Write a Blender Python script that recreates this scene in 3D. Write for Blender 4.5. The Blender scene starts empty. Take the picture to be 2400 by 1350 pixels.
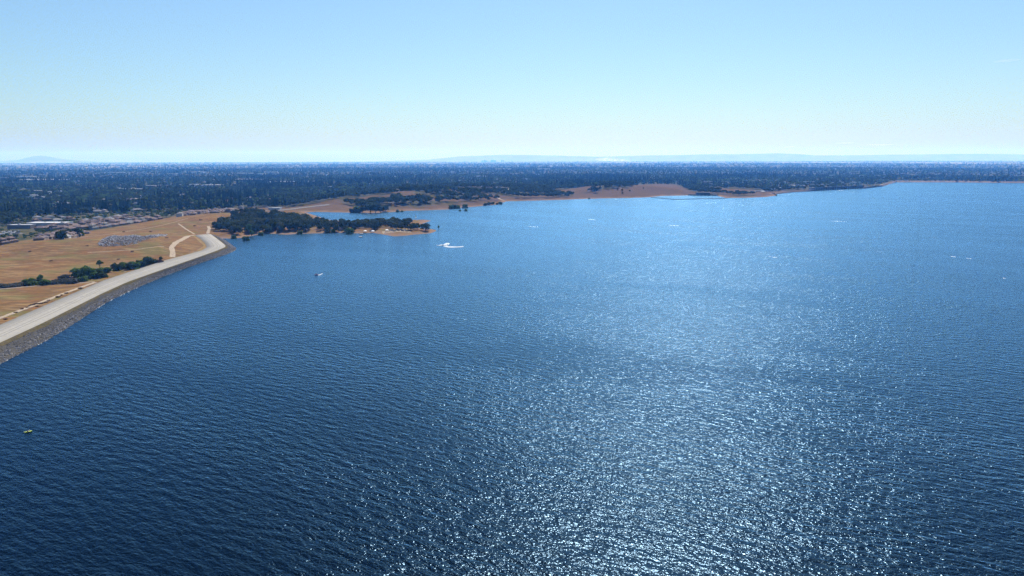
import bpy, bmesh, math, random
import numpy as np
from mathutils import Vector, Matrix

random.seed(7)
RNG = np.random.default_rng(11)
scene = bpy.context.scene
COL = scene.collection
PI = math.pi

# ------------------------------------------------------------------ camera
CAM_H = 100.0                      # metres above the lake
FPX = 1652.0                       # focal length in pixels of a 2400 px wide frame
PITCH = math.atan((675 - 373.0) / FPX)
ROLL = math.radians(0.13)
_f = Vector((0, math.cos(PITCH), -math.sin(PITCH)))
_r0 = Vector((1, 0, 0))
_u0 = Vector((0, math.sin(PITCH), math.cos(PITCH)))
_r = _r0 * math.cos(ROLL) - _u0 * math.sin(ROLL)
_u = _u0 * math.cos(ROLL) + _r0 * math.sin(ROLL)
cam_data = bpy.data.cameras.new('camera')
cam_data.sensor_width = 36.0
cam_data.lens = 36.0 * FPX / 2400.0
cam_data.clip_start = 1.0
cam_data.clip_end = 120000.0
cam = bpy.data.objects.new('camera', cam_data)
COL.objects.link(cam)
M3 = Matrix((( _r.x, _u.x, -_f.x), (_r.y, _u.y, -_f.y), (_r.z, _u.z, -_f.z)))
cam.matrix_world = Matrix.Translation((0, 0, CAM_H)) @ M3.to_4x4()
scene.camera = cam

# ------------------------------------------------------------------ sun, sky, exposure
SUN_EL = math.radians(50.0)
SUN_AZ = math.radians(9.0)        # right of the viewing direction (+Y)
sun_dir = Vector((math.sin(SUN_AZ) * math.cos(SUN_EL), math.cos(SUN_AZ) * math.cos(SUN_EL), math.sin(SUN_EL)))
sl = bpy.data.lights.new('sun', 'SUN')
sl.energy = 5.0
sl.angle = math.radians(0.53)
sl.color = (1.0, 0.96, 0.91)
so = bpy.data.objects.new('sun', sl)
so.rotation_mode = 'QUATERNION'
so.rotation_quaternion = (-sun_dir).to_track_quat('-Z', 'Y')
so.location = (0, 0, 300)
COL.objects.link(so)

world = bpy.data.worlds.new('World')
scene.world = world
world.use_nodes = True
nt = world.node_tree
nt.nodes.clear()
sky = nt.nodes.new('ShaderNodeTexSky')
sky.sky_type = 'NISHITA'
sky.sun_disc = False
sky.sun_elevation = SUN_EL
sky.sun_rotation = SUN_AZ
sky.altitude = 0
sky.air_density = 1.25
sky.dust_density = 0.6
sky.ozone_density = 2.6
hs = nt.nodes.new('ShaderNodeMix')          # camera white balance, the same over the whole sky
hs.data_type = 'RGBA'
hs.blend_type = 'MULTIPLY'
hs.inputs[0].default_value = 1.0
hs.inputs[7].default_value = (0.80, 1.0, 1.19, 1)
bg = nt.nodes.new('ShaderNodeBackground')
bg.inputs['Strength'].default_value = 0.056
wo = nt.nodes.new('ShaderNodeOutputWorld')
nt.links.new(sky.outputs[0], hs.inputs[6])
nt.links.new(hs.outputs[2], bg.inputs['Color'])
nt.links.new(bg.outputs[0], wo.inputs['Surface'])

vs = scene.view_settings
vs.view_transform = 'Standard'
vs.look = 'None'
vs.gamma = 1.0
vs.use_curve_mapping = False
vs.exposure = 0.80
scene.display_settings.display_device = 'sRGB'
cy = scene.cycles
cy.max_bounces = 5
cy.diffuse_bounces = 2
cy.glossy_bounces = 2
cy.transmission_bounces = 1
cy.volume_bounces = 1
cy.transparent_max_bounces = 4
cy.use_denoising = True
cy.denoising_input_passes = 'RGB_ALBEDO_NORMAL'
cy.denoising_prefilter = 'NONE'
cy.use_adaptive_sampling = False
cy.caustics_reflective = False
cy.caustics_refractive = False
cy.sample_clamp_indirect = 3.0
scene.render.film_transparent = False


# ------------------------------------------------------------------ helpers
def ray(px, py):
    d = _f * FPX + _r * (px - 1200.0) + _u * (675.0 - py)
    return d

def G(px, py, z=0.0):
    """Point at height z seen at a pixel of the photograph."""
    d = ray(px, py)
    t = (z - CAM_H) / d.z
    return Vector((d.x * t, d.y * t, z))

def AT(px, py, depth):
    """Point at a given distance ahead (y) seen at a pixel."""
    d = ray(px, py)
    t = depth / d.y
    return Vector((d.x * t, depth, CAM_H + d.z * t))

def G2(pts, z=0.0):
    return np.array([[*G(p[0], p[1], z)[:2]] for p in pts])

def seg_dist(P, poly, closed=True):
    """distance from points P (n,2) to a polyline"""
    out = np.full(len(P), 1e12)
    n = len(poly)
    for i in range(n if closed else n - 1):
        a = poly[i]; b = poly[(i + 1) % n]
        ab = b - a
        L = (ab ** 2).sum() + 1e-9
        t = np.clip(((P - a) @ ab) / L, 0, 1)
        d = P - a - t[:, None] * ab
        np.minimum(out, (d ** 2).sum(1), out=out)
    return np.sqrt(out)

def inside(P, poly):
    x, y = P[:, 0], P[:, 1]
    c = np.zeros(len(P), bool)
    n = len(poly)
    for i in range(n):
        x1, y1 = poly[i]; x2, y2 = poly[(i + 1) % n]
        if y1 == y2:
            continue
        cond = ((y1 > y) != (y2 > y)) & (x < (x2 - x1) * (y - y1) / (y2 - y1) + x1)
        c ^= cond
    return c

_perm = RNG.permutation(512)
_grad = RNG.uniform(-1, 1, 512)
def vnoise(x, y):
    xi = np.floor(x).astype(np.int64); yi = np.floor(y).astype(np.int64)
    xf = x - xi; yf = y - yi
    u = xf * xf * (3 - 2 * xf); v = yf * yf * (3 - 2 * yf)
    def g(a, b):
        return _grad[(_perm[(a & 511)] + b) & 511]
    return ((g(xi, yi) * (1 - u) + g(xi + 1, yi) * u) * (1 - v) + (g(xi, yi + 1) * (1 - u) + g(xi + 1, yi + 1) * u) * v)
def fbm(x, y, o=3):
    s = 0; a = 1.0; t = 0
    for k in range(o):
        s = s + a * vnoise(x * 2 ** k + 17.3 * k, y * 2 ** k - 9.1 * k); t += a; a *= 0.5
    return s / t
def sstep(a, b, x):
    t = np.clip((x - a) / (b - a), 0, 1)
    return t * t * (3 - 2 * t)

def mesh_from(name, verts, faces, mats=(), smooth=False):
    me = bpy.data.meshes.new(name)
    me.from_pydata([tuple(v) for v in verts], [], [tuple(f) for f in faces])
    for m in mats:
        me.materials.append(m)
    if smooth:
        me.polygons.foreach_set('use_smooth', [True] * len(me.polygons))
    me.update()
    return me

def link(name, me, parent=None, loc=None, rotz=0.0, scale=None):
    o = bpy.data.objects.new(name, me)
    COL.objects.link(o)
    if parent is not None:
        o.parent = parent
    if loc is not None:
        o.location = loc
    if rotz:
        o.rotation_euler = (0, 0, rotz)
    if scale is not None:
        o.scale = scale
    return o

def tag(o, label=None, cat=None, group=None, kind=None):
    if label: o['label'] = label
    if cat: o['category'] = cat
    if group: o['group'] = group
    if kind: o['kind'] = kind
    return o

def empty(name, loc, rotz=0.0, scale=1.0):
    o = bpy.data.objects.new(name, None)
    COL.objects.link(o)
    o.location = loc
    o.rotation_euler = (0, 0, rotz)
    o.scale = (scale, scale, scale) if not hasattr(scale, '__len__') else scale
    o.empty_display_size = 1.0
    return o

class MB:
    """collects simple solids into one mesh"""
    def __init__(self):
        self.v = []; self.f = []
    def add(self, v, f):
        b = len(self.v)
        self.v += [tuple(p) for p in v]
        self.f += [tuple(i + b for i in q) for q in f]
        return self
    def box(self, x0, x1, y0, y1, z0, z1):
        v = [(x0, y0, z0), (x1, y0, z0), (x1, y1, z0), (x0, y1, z0), (x0, y0, z1), (x1, y0, z1), (x1, y1, z1), (x0, y1, z1)]
        return self.add(v, [(0, 3, 2, 1), (4, 5, 6, 7), (0, 1, 5, 4), (1, 2, 6, 5), (2, 3, 7, 6), (3, 0, 4, 7)])
    def tube(self, p0, p1, r0, r1, n=6):
        p0 = Vector(p0); p1 = Vector(p1)
        d = (p1 - p0).normalized()
        a = d.orthogonal().normalized(); b = d.cross(a)
        v = []
        for p, r in ((p0, r0), (p1, r1)):
            for k in range(n):
                t = 2 * PI * k / n
                v.append(p + a * (r * math.cos(t)) + b * (r * math.sin(t)))
        f = [(k, (k + 1) % n, n + (k + 1) % n, n + k) for k in range(n)]
        f.append(tuple(range(n - 1, -1, -1))); f.append(tuple(range(n, 2 * n)))
        return self.add(v, f)
    def loft(self, rings, close=True):
        n = len(rings[0]); v = [p for r in rings for p in r]; f = []
        for i in range(len(rings) - 1):
            for k in range(n):
                f.append((i * n + k, i * n + (k + 1) % n, (i + 1) * n + (k + 1) % n, (i + 1) * n + k))
        if close:
            f.append(tuple(range(n - 1, -1, -1))); f.append(tuple(range((len(rings) - 1) * n, len(rings) * n)))
        return self.add(v, f)
    def mesh(self, name, mats=(), smooth=False):
        return mesh_from(name, self.v, self.f, mats, smooth)
    def build(self, name, mat, parent=None, smooth=False, **k):
        return link(name, self.mesh(name, (mat,), smooth), parent, **k)


# ------------------------------------------------------------------ materials
def new_mat(name):
    m = bpy.data.materials.new(name)
    m.use_nodes = True
    t = m.node_tree
    t.nodes.clear()
    out = t.nodes.new('ShaderNodeOutputMaterial')
    return m, t, out

def N(t, typ, **kw):
    n = t.nodes.new(typ)
    for k, v in kw.items():
        setattr(n, k, v)
    return n

def simple(name, col, rough=0.8, var=0.15, scale=1.0, metallic=0.0, rnd=0.0, spec=0.3):
    """plain paint or stone with a little mottling, and optional tone change per object"""
    m, t, out = new_mat(name)
    b = N(t, 'ShaderNodeBsdfPrincipled')
    b.inputs['Roughness'].default_value = rough
    b.inputs['Metallic'].default_value = metallic
    b.inputs['Specular IOR Level'].default_value = spec
    tc = N(t, 'ShaderNodeTexCoord')
    nz = N(t, 'ShaderNodeTexNoise')
    nz.inputs['Scale'].default_value = scale
    nz.inputs['Detail'].default_value = 4
    t.links.new(tc.outputs['Object'], nz.inputs['Vector'])
    mr = N(t, 'ShaderNodeMapRange')
    mr.inputs[1].default_value = 0.3; mr.inputs[2].default_value = 0.7
    mr.inputs[3].default_value = 1 - var; mr.inputs[4].default_value = 1 + var
    t.links.new(nz.outputs[0], mr.inputs[0])
    val = mr.outputs[0]
    if rnd:
        oi = N(t, 'ShaderNodeObjectInfo')
        m2 = N(t, 'ShaderNodeMapRange')
        m2.inputs[3].default_value = 1 - rnd; m2.inputs[4].default_value = 1 + rnd
        t.links.new(oi.outputs['Random'], m2.inputs[0])
        mm = N(t, 'ShaderNodeMath', operation='MULTIPLY')
        t.links.new(val, mm.inputs[0]); t.links.new(m2.outputs[0], mm.inputs[1])
        val = mm.outputs[0]
    vm = N(t, 'ShaderNodeVectorMath', operation='SCALE')
    vm.inputs[0].default_value = col
    t.links.new(val, vm.inputs['Scale'])
    t.links.new(vm.outputs[0], b.inputs['Base Color'])
    t.links.new(b.outputs[0], out.inputs['Surface'])
    return m

def foliage(name, dark, light, trans=0.25):
    m, t, out = new_mat(name)
    oi = N(t, 'ShaderNodeObjectInfo')
    geo = N(t, 'ShaderNodeNewGeometry')
    add = N(t, 'ShaderNodeMath', operation='ADD')
    mul = N(t, 'ShaderNodeMath', operation='MULTIPLY'); mul.inputs[1].default_value = 0.5
    mul2 = N(t, 'ShaderNodeMath', operation='MULTIPLY'); mul2.inputs[1].default_value = 0.5
    t.links.new(geo.outputs['Random Per Island'], mul.inputs[0])
    t.links.new(oi.outputs['Random'], mul2.inputs[0])
    t.links.new(mul.outputs[0], add.inputs[0]); t.links.new(mul2.outputs[0], add.inputs[1])
    cr = N(t, 'ShaderNodeMix', data_type='RGBA')
    cr.inputs[6].default_value = (*dark, 1); cr.inputs[7].default_value = (*light, 1)
    t.links.new(add.outputs[0], cr.inputs[0])
    d = N(t, 'ShaderNodeBsdfDiffuse')
    tr = N(t, 'ShaderNodeBsdfTranslucent')
    mx = N(t, 'ShaderNodeMixShader'); mx.inputs[0].default_value = trans
    t.links.new(cr.outputs[2], d.inputs['Color']); t.links.new(cr.outputs[2], tr.inputs['Color'])
    t.links.new(d.outputs[0], mx.inputs[1]); t.links.new(tr.outputs[0], mx.inputs[2])
    t.links.new(mx.outputs[0], out.inputs['Surface'])
    return m

M = {}
M['oak'] = foliage('oak_leaves', (0.018, 0.028, 0.009), (0.075, 0.092, 0.026))
M['oak_olive'] = foliage('olive_leaves', (0.038, 0.048, 0.016), (0.105, 0.110, 0.042))
M['pine'] = foliage('pine_needles', (0.013, 0.026, 0.012), (0.045, 0.064, 0.025), 0.15)
M['garden'] = foliage('garden_leaves', (0.045, 0.075, 0.010), (0.130, 0.180, 0.028), 0.4)
M['bright'] = foliage('bright_leaves', (0.050, 0.095, 0.018), (0.120, 0.180, 0.040), 0.3)
M['grey_brush'] = foliage('grey_brush', (0.055, 0.060, 0.045), (0.120, 0.115, 0.090))
M['dead_brush'] = foliage('dead_brush', (0.045, 0.028, 0.018), (0.100, 0.062, 0.040), 0.1)
M['bark'] = simple('bark', (0.07, 0.05, 0.035), 0.95)
M['roof_brown'] = simple('roof_tiles_brown', (0.088, 0.058, 0.050), 0.9, 0.2, 1.5, rnd=0.4)
M['roof_grey'] = simple('roof_shingles_grey', (0.120, 0.112, 0.108), 0.9, 0.2, 1.5, rnd=0.3)
M['wall_tan'] = simple('stucco_tan', (0.17, 0.135, 0.105), 0.9, 0.1, rnd=0.2)
M['wall_white'] = simple('painted_wall', (0.36, 0.35, 0.34), 0.85, 0.08, rnd=0.15)
M['roof_white'] = simple('white_membrane_roof', (0.42, 0.42, 0.42), 0.7, 0.08, 0.3)
M['roof_pale'] = simple('pale_roof', (0.40, 0.385, 0.38), 0.75, 0.15, 0.3, rnd=0.3)
M['concrete'] = simple('concrete', (0.29, 0.28, 0.265), 0.9, 0.15, 0.4)
M['dark_concrete'] = simple('weathered_concrete', (0.11, 0.115, 0.125), 0.85, 0.25, 0.2)
M['steel_dark'] = simple('dark_steel', (0.05, 0.06, 0.075), 0.5, 0.15, metallic=0.4)
M['steel_teal'] = simple('painted_steel', (0.16, 0.27, 0.34), 0.5, 0.1)
M['white'] = simple('white_gelcoat', (0.78, 0.78, 0.77), 0.35, 0.03, spec=0.5)
M['foam'] = simple('foam', (0.85, 0.87, 0.88), 0.9, 0.08, 1.0)
M['black'] = simple('black_rubber', (0.02, 0.02, 0.022), 0.8, 0.1)
M['glass'] = simple('tinted_glass', (0.02, 0.025, 0.03), 0.08, 0.02, spec=0.6)
M['car_white'] = simple('car_paint_white', (0.72, 0.72, 0.72), 0.3, 0.03, spec=0.5)
M['car_grey'] = simple('car_paint_grey', (0.22, 0.23, 0.25), 0.3, 0.03, spec=0.5)
M['car_dark'] = simple('car_paint_dark', (0.04, 0.045, 0.06), 0.3, 0.03, spec=0.5)
M['yellow'] = simple('yellow_green_plastic', (0.62, 0.72, 0.10), 0.4, 0.05, spec=0.4)
M['skin'] = simple('skin', (0.45, 0.28, 0.20), 0.6, 0.05)
M['navy'] = simple('navy_cloth', (0.02, 0.025, 0.07), 0.9, 0.1)
M['purple'] = simple('mauve_plastic', (0.40, 0.26, 0.42), 0.45, 0.08)
M['hair'] = simple('dark_hair', (0.025, 0.018, 0.012), 0.8, 0.1)
M['rubble'] = simple('pale_rubble', (0.27, 0.265, 0.275), 0.95, 0.35, 0.25)

# ------------------------------------------------------------------ water material
def water_mat(name='lake_water'):
    m, t, out = new_mat(name)
    L = t.links.new
    geo = N(t, 'ShaderNodeNewGeometry')
    rot = N(t, 'ShaderNodeVectorRotate', rotation_type='Z_AXIS')
    rot.inputs['Angle'].default_value = math.radians(30)    # wave crests slant down to the right
    L(geo.outputs['Position'], rot.inputs['Vector'])
    # (wavelength across crests, stretch along crests, slope, detail)
    layers = [(2.3, 2.8, WAVE[0], 0.0), (1.0, 2.0, WAVE[1], 1.0), (0.5, 1.4, WAVE[2], 1.0)]
    E = 0.06
    def height(vec_sock):
        tot = None
        for i, (lam, st, sl_, det) in enumerate(layers):
            mp = N(t, 'ShaderNodeMapping')
            mp.inputs['Scale'].default_value = (1.0 / (lam * st), 1.0 / lam, 1)
            mp.inputs['Location'].default_value = (13.7 * i, 5.1 * i, 0)
            L(vec_sock, mp.inputs['Vector'])
            nz = N(t, 'ShaderNodeTexNoise', noise_dimensions='2D')
            nz.inputs['Scale'].default_value = 1.0
            nz.inputs['Detail'].default_value = det
            nz.inputs['Roughness'].default_value = 0.55
            nz.inputs['Distortion'].default_value = 0.0
            L(mp.outputs[0], nz.inputs['Vector'])
            mu = N(t, 'ShaderNodeMath', operation='MULTIPLY')
            mu.inputs[1].default_value = sl_ * lam
            L(nz.outputs[0], mu.inputs[0])
            if tot is None:
                tot = mu.outputs[0]
            else:
                ad = N(t, 'ShaderNodeMath', operation='ADD')
                L(tot, ad.inputs[0]); L(mu.outputs[0], ad.inputs[1]); tot = ad.outputs[0]
        return tot
    h0 = height(rot.outputs[0])
    hs_ = []
    for off in ((E, 0, 0), (0, E, 0)):
        av = N(t, 'ShaderNodeVectorMath', operation='ADD'); av.inputs[1].default_value = off
        L(rot.outputs[0], av.inputs[0])
        hs_.append(height(av.outputs[0]))
    # gusts: long patches where the surface is rougher or calmer
    mpg = N(t, 'ShaderNodeMapping'); mpg.inputs['Scale'].default_value = (1 / 240.0, 1 / 45.0, 1)
    L(rot.outputs[0], mpg.inputs['Vector'])
    ng = N(t, 'ShaderNodeTexNoise', noise_dimensions='2D'); ng.inputs['Scale'].default_value = 1.0; ng.inputs['Detail'].default_value = 3
    L(mpg.outputs[0], ng.inputs['Vector'])
    gr = N(t, 'ShaderNodeMapRange'); gr.inputs[1].default_value = 0.3; gr.inputs[2].default_value = 0.7
    gr.inputs[3].default_value = 0.78; gr.inputs[4].default_value = 1.20
    L(ng.outputs[0], gr.inputs[0])
    comp = []
    for h in hs_:
        sb = N(t, 'ShaderNodeMath', operation='SUBTRACT'); L(h0, sb.inputs[0]); L(h, sb.inputs[1])
        dv = N(t, 'ShaderNodeMath', operation='DIVIDE'); dv.inputs[1].default_value = E; L(sb.outputs[0], dv.inputs[0])
        mg = N(t, 'ShaderNodeMath', operation='MULTIPLY'); L(dv.outputs[0], mg.inputs[0]); L(gr.outputs[0], mg.inputs[1])
        comp.append(mg.outputs[0])
    cx = N(t, 'ShaderNodeCombineXYZ'); cx.inputs[2].default_value = 1.0
    L(comp[0], cx.inputs[0]); L(comp[1], cx.inputs[1])
    r2 = N(t, 'ShaderNodeVectorRotate', rotation_type='Z_AXIS'); r2.inputs['Angle'].default_value = -math.radians(30)
    L(cx.outputs[0], r2.inputs['Vector'])
    nm = N(t, 'ShaderNodeVectorMath', operation='NORMALIZE'); L(r2.outputs[0], nm.inputs[0])
    # two facet scales: the resolved wavelets, and the finer capillary ripples on them
    gl = N(t, 'ShaderNodeBsdfGlossy'); g2 = N(t, 'ShaderNodeBsdfGlossy')
    gl.inputs['Roughness'].default_value = WATER_ROUGH[0]; g2.inputs['Roughness'].default_value = WATER_ROUGH[1]
    mg_ = N(t, 'ShaderNodeMixShader'); mg_.inputs[0].default_value = WATER_ROUGH[2]
    L(gl.outputs[0], mg_.inputs[1]); L(g2.outputs[0], mg_.inputs[2])
    df = N(t, 'ShaderNodeBsdfDiffuse')
    df.inputs['Color'].default_value = WATER_DEEP
    fr = N(t, 'ShaderNodeFresnel'); fr.inputs['IOR'].default_value = WATER_IOR
    for g_, tn in ((gl, WATER_TINT[0]), (g2, WATER_TINT[1])):
        g_.inputs['Color'].default_value = tn
        L(nm.outputs[0], g_.inputs['Normal'])
    L(nm.outputs[0], fr.inputs['Normal'])
    mx = N(t, 'ShaderNodeMixShader')
    L(fr.outputs[0], mx.inputs[0]); L(df.outputs[0], mx.inputs[1]); L(mg_.outputs[0], mx.inputs[2])
    L(mx.outputs[0], out.inputs['Surface'])
    return m
WAVE = (0.17, 0.30, 0.22)
WATER_TINT = ((0.46, 0.73, 1.0, 1), (0.06, 0.46, 0.95, 1))
WATER_IOR = 1.215
WATER_ROUGH = (0.185, 0.36, 0.13)
WATER_DEEP = (0.0002, 0.0015, 0.004, 1)
M['water'] = water_mat()

# ------------------------------------------------------------------ the dike's lines: foot on the water, both road edges
CREST = 5.0
# matched stations: foot on the water, road edge by the water, road edge by the land
st = [((-300, 1020), (-300, 946), (-300, 888)), ((-120, 915), (-120, 858), (-120, 812)), ((0, 852), (0, 803), (0, 761)), ((105, 800), (100, 757), (100, 718)), ((178, 755), (170, 722), (175, 686)),
      ((250, 708), (236, 689), (240, 658)), ((318, 675), (300, 660), (300, 638)), ((400, 641), (380, 632), (380, 612)), ((470, 616), (450, 608), (435, 597.5)), ((528, 597), (505, 588.5), (473, 587)),
      ((549, 588), (527, 579.5), (484, 579.5)), ((554, 582.5), (529, 576), (484, 576)), ((541, 573), (520, 568), (480, 569)), ((528, 564), (508, 559), (470, 560)), ((515, 556), (494, 548.5), (457, 551))]
# keep the three rails in step by resampling per station instead of by total length
def rails(st, zs, per=12):
    out = [[] for _ in zs]
    for a, b in zip(st, st[1:]):
        for k in range(per):
            t = k / per
            for i, z in enumerate(zs):
                pa, pb = G(*a[i], z), G(*b[i], z)
                out[i].append(pa.lerp(pb, t))
    for i, z in enumerate(zs):
        out[i].append(G(*st[-1][i], z))
    return out
ra, rb, rc = rails(st, (0.0, CREST, CREST))
def smooth_rail(r, it=5):
    for _ in range(it):
        r = [r[0]] + [(r[i - 1] + r[i] * 2 + r[i + 1]) / 4 for i in range(1, len(r) - 1)] + [r[-1]]
    return r
ra, rb, rc = smooth_rail(ra), smooth_rail(rb), smooth_rail(rc)
NS = len(ra)

# ------------------------------------------------------------------ the shape of the land
SHORE_PX = [(-700, 1290), (-300, 1020), (-120, 915), (0, 852), (60, 826), (150, 772), (250, 708), (360, 655), (450, 623), (520, 600), (548, 588),
            (553, 583), (541, 573), (528, 564), (537, 559), (568, 557.5), (588, 553), (613, 548), (635, 547.5), (672, 550), (697, 548), (737, 547), (780, 546),
            (815, 545.5), (840, 547), (873, 545.5), (890, 548), (923, 554), (948, 552.5), (973, 549.5), (1007, 547), (1018, 543.5), (1024, 540),
            (1012, 537), (985, 535), (968, 533), (962, 530), (982, 527), (997, 522), (1010, 517), (998, 515.5), (973, 516), (930, 519), (880, 520), (820, 520),
            (770, 515), (735, 504), (715, 498), (738, 496.5), (780, 497.5), (832, 498.5), (870, 499.5), (900, 498), (925, 496.5), (948, 494), (985, 493), (1023, 492),
            (1057, 490.5), (1082, 486.5), (1110, 484.5), (1140, 481.5), (1165, 479.5), (1178, 475), (1188, 471.5), (1247, 470.3), (1330, 467.8), (1413, 464.8), (1480, 463.8),
            (1520, 462.5), (1553, 459), (1615, 458), (1680, 459), (1703, 464), (1753, 463.3), (1795, 461.7), (1814, 459), (1822, 457.5), (1807, 453.5), (1860, 449.5), (1913, 447.4),
            (1953, 445.3), (2023, 441), (2069, 437), (2091, 429.5), (2101, 427.2), (2213, 427.2), (2400, 429), (2900, 434), (3600, 445)]
_dk = [(a + (b - a) * 0.35) for a, b in zip(ra, rb)]
_shore = [tuple(p[:2]) for p in _dk[::5]] + [tuple(G(*p)[:2]) for p in SHORE_PX[SHORE_PX.index((537, 559)):]]
_shore += [(4200, -500), (3000, -2500), (-1500, -2500), (-420, -300), (-255, 100)]
SHORE = np.array(_shore)

FIELD = G2([(-260, 700), (-260, 610), (-60, 590), (0, 578), (60, 566), (100, 554), (170, 548), (200, 543), (290, 530), (400, 512), (432, 500), (500, 492.5), (555, 488), (640, 488),
            (735, 482), (790, 480), (830, 489), (830, 497), (700, 500), (640, 500), (560, 512), (505, 530), (497, 545), (535, 565), (560, 590), (300, 720), (-60, 1000), (-400, 1000)], 3.0)

# hills: (px of the top, py of the top, distance, spread across, spread in depth)
HILLS_PX = [(1520, 430.5, 2000, 55, 80), (1565, 430.5, 1990, 42, 75), (1598, 440, 1960, 40, 60), (1482, 434, 2040, 70, 90), (1430, 434, 2040, 80, 80), (1395, 437, 2080, 70, 90), (1340, 433.5, 2450, 75, 120),
            (1090, 437, 2050, 130, 160), (1190, 440, 2150, 140, 140), (1070, 449, 1750, 90, 80), (980, 446, 1750, 110, 110), (950, 440, 2150, 60, 110),
            (860, 474, 1560, 80, 60), (940, 452, 1650, 80, 60), (800, 463, 1570, 45, 50), (1010, 470, 1480, 110, 70), (1110, 464, 1650, 90, 70), (1250, 460, 1850, 90, 60),
            (520, 502, 1150, 60, 90), (620, 533, 985, 70, 45), (760, 536, 985, 90, 32), (900, 538, 965, 60, 18), (1740, 456, 2060, 70, 60),
            (300, 560, 780, 120, 60)]
HILLS = []
for px, pt, d, sx, sy in HILLS_PX:
    p = AT(px, pt, d)
    HILLS.append((p.x, p.y, max(p.z - 2.0, 0.8), sx, sy))

BARE = []        # grassy openings in the woods: (cx, cy, rx, ry)
for px, py, z, rx, ry in [(1650, 452, 1, 30, 40), (1345, 435, 25, 62, 120), (1285, 438, 14, 30, 60), (930, 439, 14, 55, 130), (1073, 449.5, 14, 62, 60),
                          (954, 464, 10, 17, 48), (934, 461, 12, 20, 52), (802, 468, 8, 20, 50), (850, 478, 2, 30, 90), (1035, 474, 5, 50, 40), (900, 478, 3, 14, 60), (975, 475, 3, 30, 30),
                          (1745, 452, 2, 85, 110), (1720, 446, 2, 80, 160), (1168, 468, 2, 40, 60), (1250, 462, 2, 60, 40), (1125, 443, 12, 70, 60), (1180, 439, 12, 40, 60),
                          (1000, 437, 12, 40, 60), (1040, 434, 14, 30, 60), (1080, 432, 14, 20, 60), (600, 489, 3, 60, 60), (2083, 417, 1, 20, 100), (320, 472, 1, 25, 45)]:
    p = G(px, py, z)
    BARE.append((p.x, p.y, rx, ry))
FIELDS_FAR = []  # pale open fields out on the plain
for px, py, wpx, dep in [(20, 392, 130, 700), (330, 390.3, 200, 900), (150, 389, 120, 600), (230, 393, 90, 500), (245, 398, 30, 250), (105, 422, 100, 130), (62, 415.6, 42, 130), (2310, 384, 260, 1500), (2200, 381.5, 200, 1800),
                         (1460, 381.5, 160, 1800), (1900, 381, 200, 2500), (520, 396, 40, 300), (700, 388, 60, 600), (870, 385, 90, 900), (1010, 383, 90, 1000), (660, 427, 80, 90), (575, 422, 50, 100), (480, 436, 60, 60), (1700, 383, 90, 1200), (1985, 389, 30, 400)]:
    p = G(px, py, 1.5)
    FIELDS_FAR.append((p.x, p.y, 0.5 * wpx / FPX * p.y, dep * 0.5))
PONDS = []
p = G(497, 414.5, 1.5)
PONDS.append((p.x, p.y, 50, 170))

def ellipse_mask(P, lst, soft=0.25, rough=0.25, sc=40.0):
    m = np.zeros(len(P))
    wob = rough * fbm(P[:, 0] / sc, P[:, 1] / sc, 3)
    for cx, cy_, rx, ry in lst:
        q = np.sqrt(((P[:, 0] - cx) / rx) ** 2 + ((P[:, 1] - cy_) / ry) ** 2) + wob
        m = np.maximum(m, 1 - sstep(1 - soft, 1 + soft, q))
    return m

def shore_sd(P):
    d = seg_dist(P, SHORE)
    return np.where(inside(P, SHORE), -d, d)

def height(P, sd=None):
    P = np.asarray(P, float)
    if sd is None:
        sd = shore_sd(P)
    base = np.full(len(P), 1.6)
    x, y = P[:, 0], P[:, 1]
    fd = seg_dist(P, FIELD); fi = inside(P, FIELD)
    fs = np.where(fi, fd, -fd)
    base += 1.6 * sstep(-30, 40, fs)
    acc = np.zeros(len(P))
    for cx, cy_, h, sx, sy in HILLS:
        acc += (h * np.exp(-0.5 * (((x - cx) / sx) ** 2 + ((y - cy_) / sy) ** 2))) ** 5
    base += acc ** 0.2
    base += 0.5 * fbm(x / 60, y / 60, 3) * sstep(0, 60, sd)
    shore_ramp = 0.05 + np.clip(sd, 0, None) * 0.16 + 0.00035 * np.clip(sd, 0, 400) ** 2
    land = np.minimum(base, shore_ramp)
    # blend instead of a hard corner
    k = 1.2
    land = -np.log(np.exp(-base / k) + np.exp(-shore_ramp / k)) * k if False else land
    return np.where(sd > 0, land, np.maximum(sd * 0.16, -6.0) - 0.02)

def GH(px, py):
    d = ray(px, py); t1 = (0 - CAM_H) / d.z
    tt = np.linspace(0.5 * t1, t1, 600)
    Q = np.column_stack([d.x * tt, d.y * tt])
    hit = np.where(CAM_H + d.z * tt <= np.maximum(height(Q), 0))[0]
    k = hit[0] if len(hit) else -1
    return Q[k]
SLOPE = np.array([GH(*p) for p in [(1332, 468.2), (1345, 457), (1398, 448), (1425, 444), (1470, 442), (1482, 437), (1496, 433), (1540, 431.5), (1580, 432.5), (1603, 441), (1630, 452), (1662, 458), (1520, 463.5), (1413, 466)]])
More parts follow.
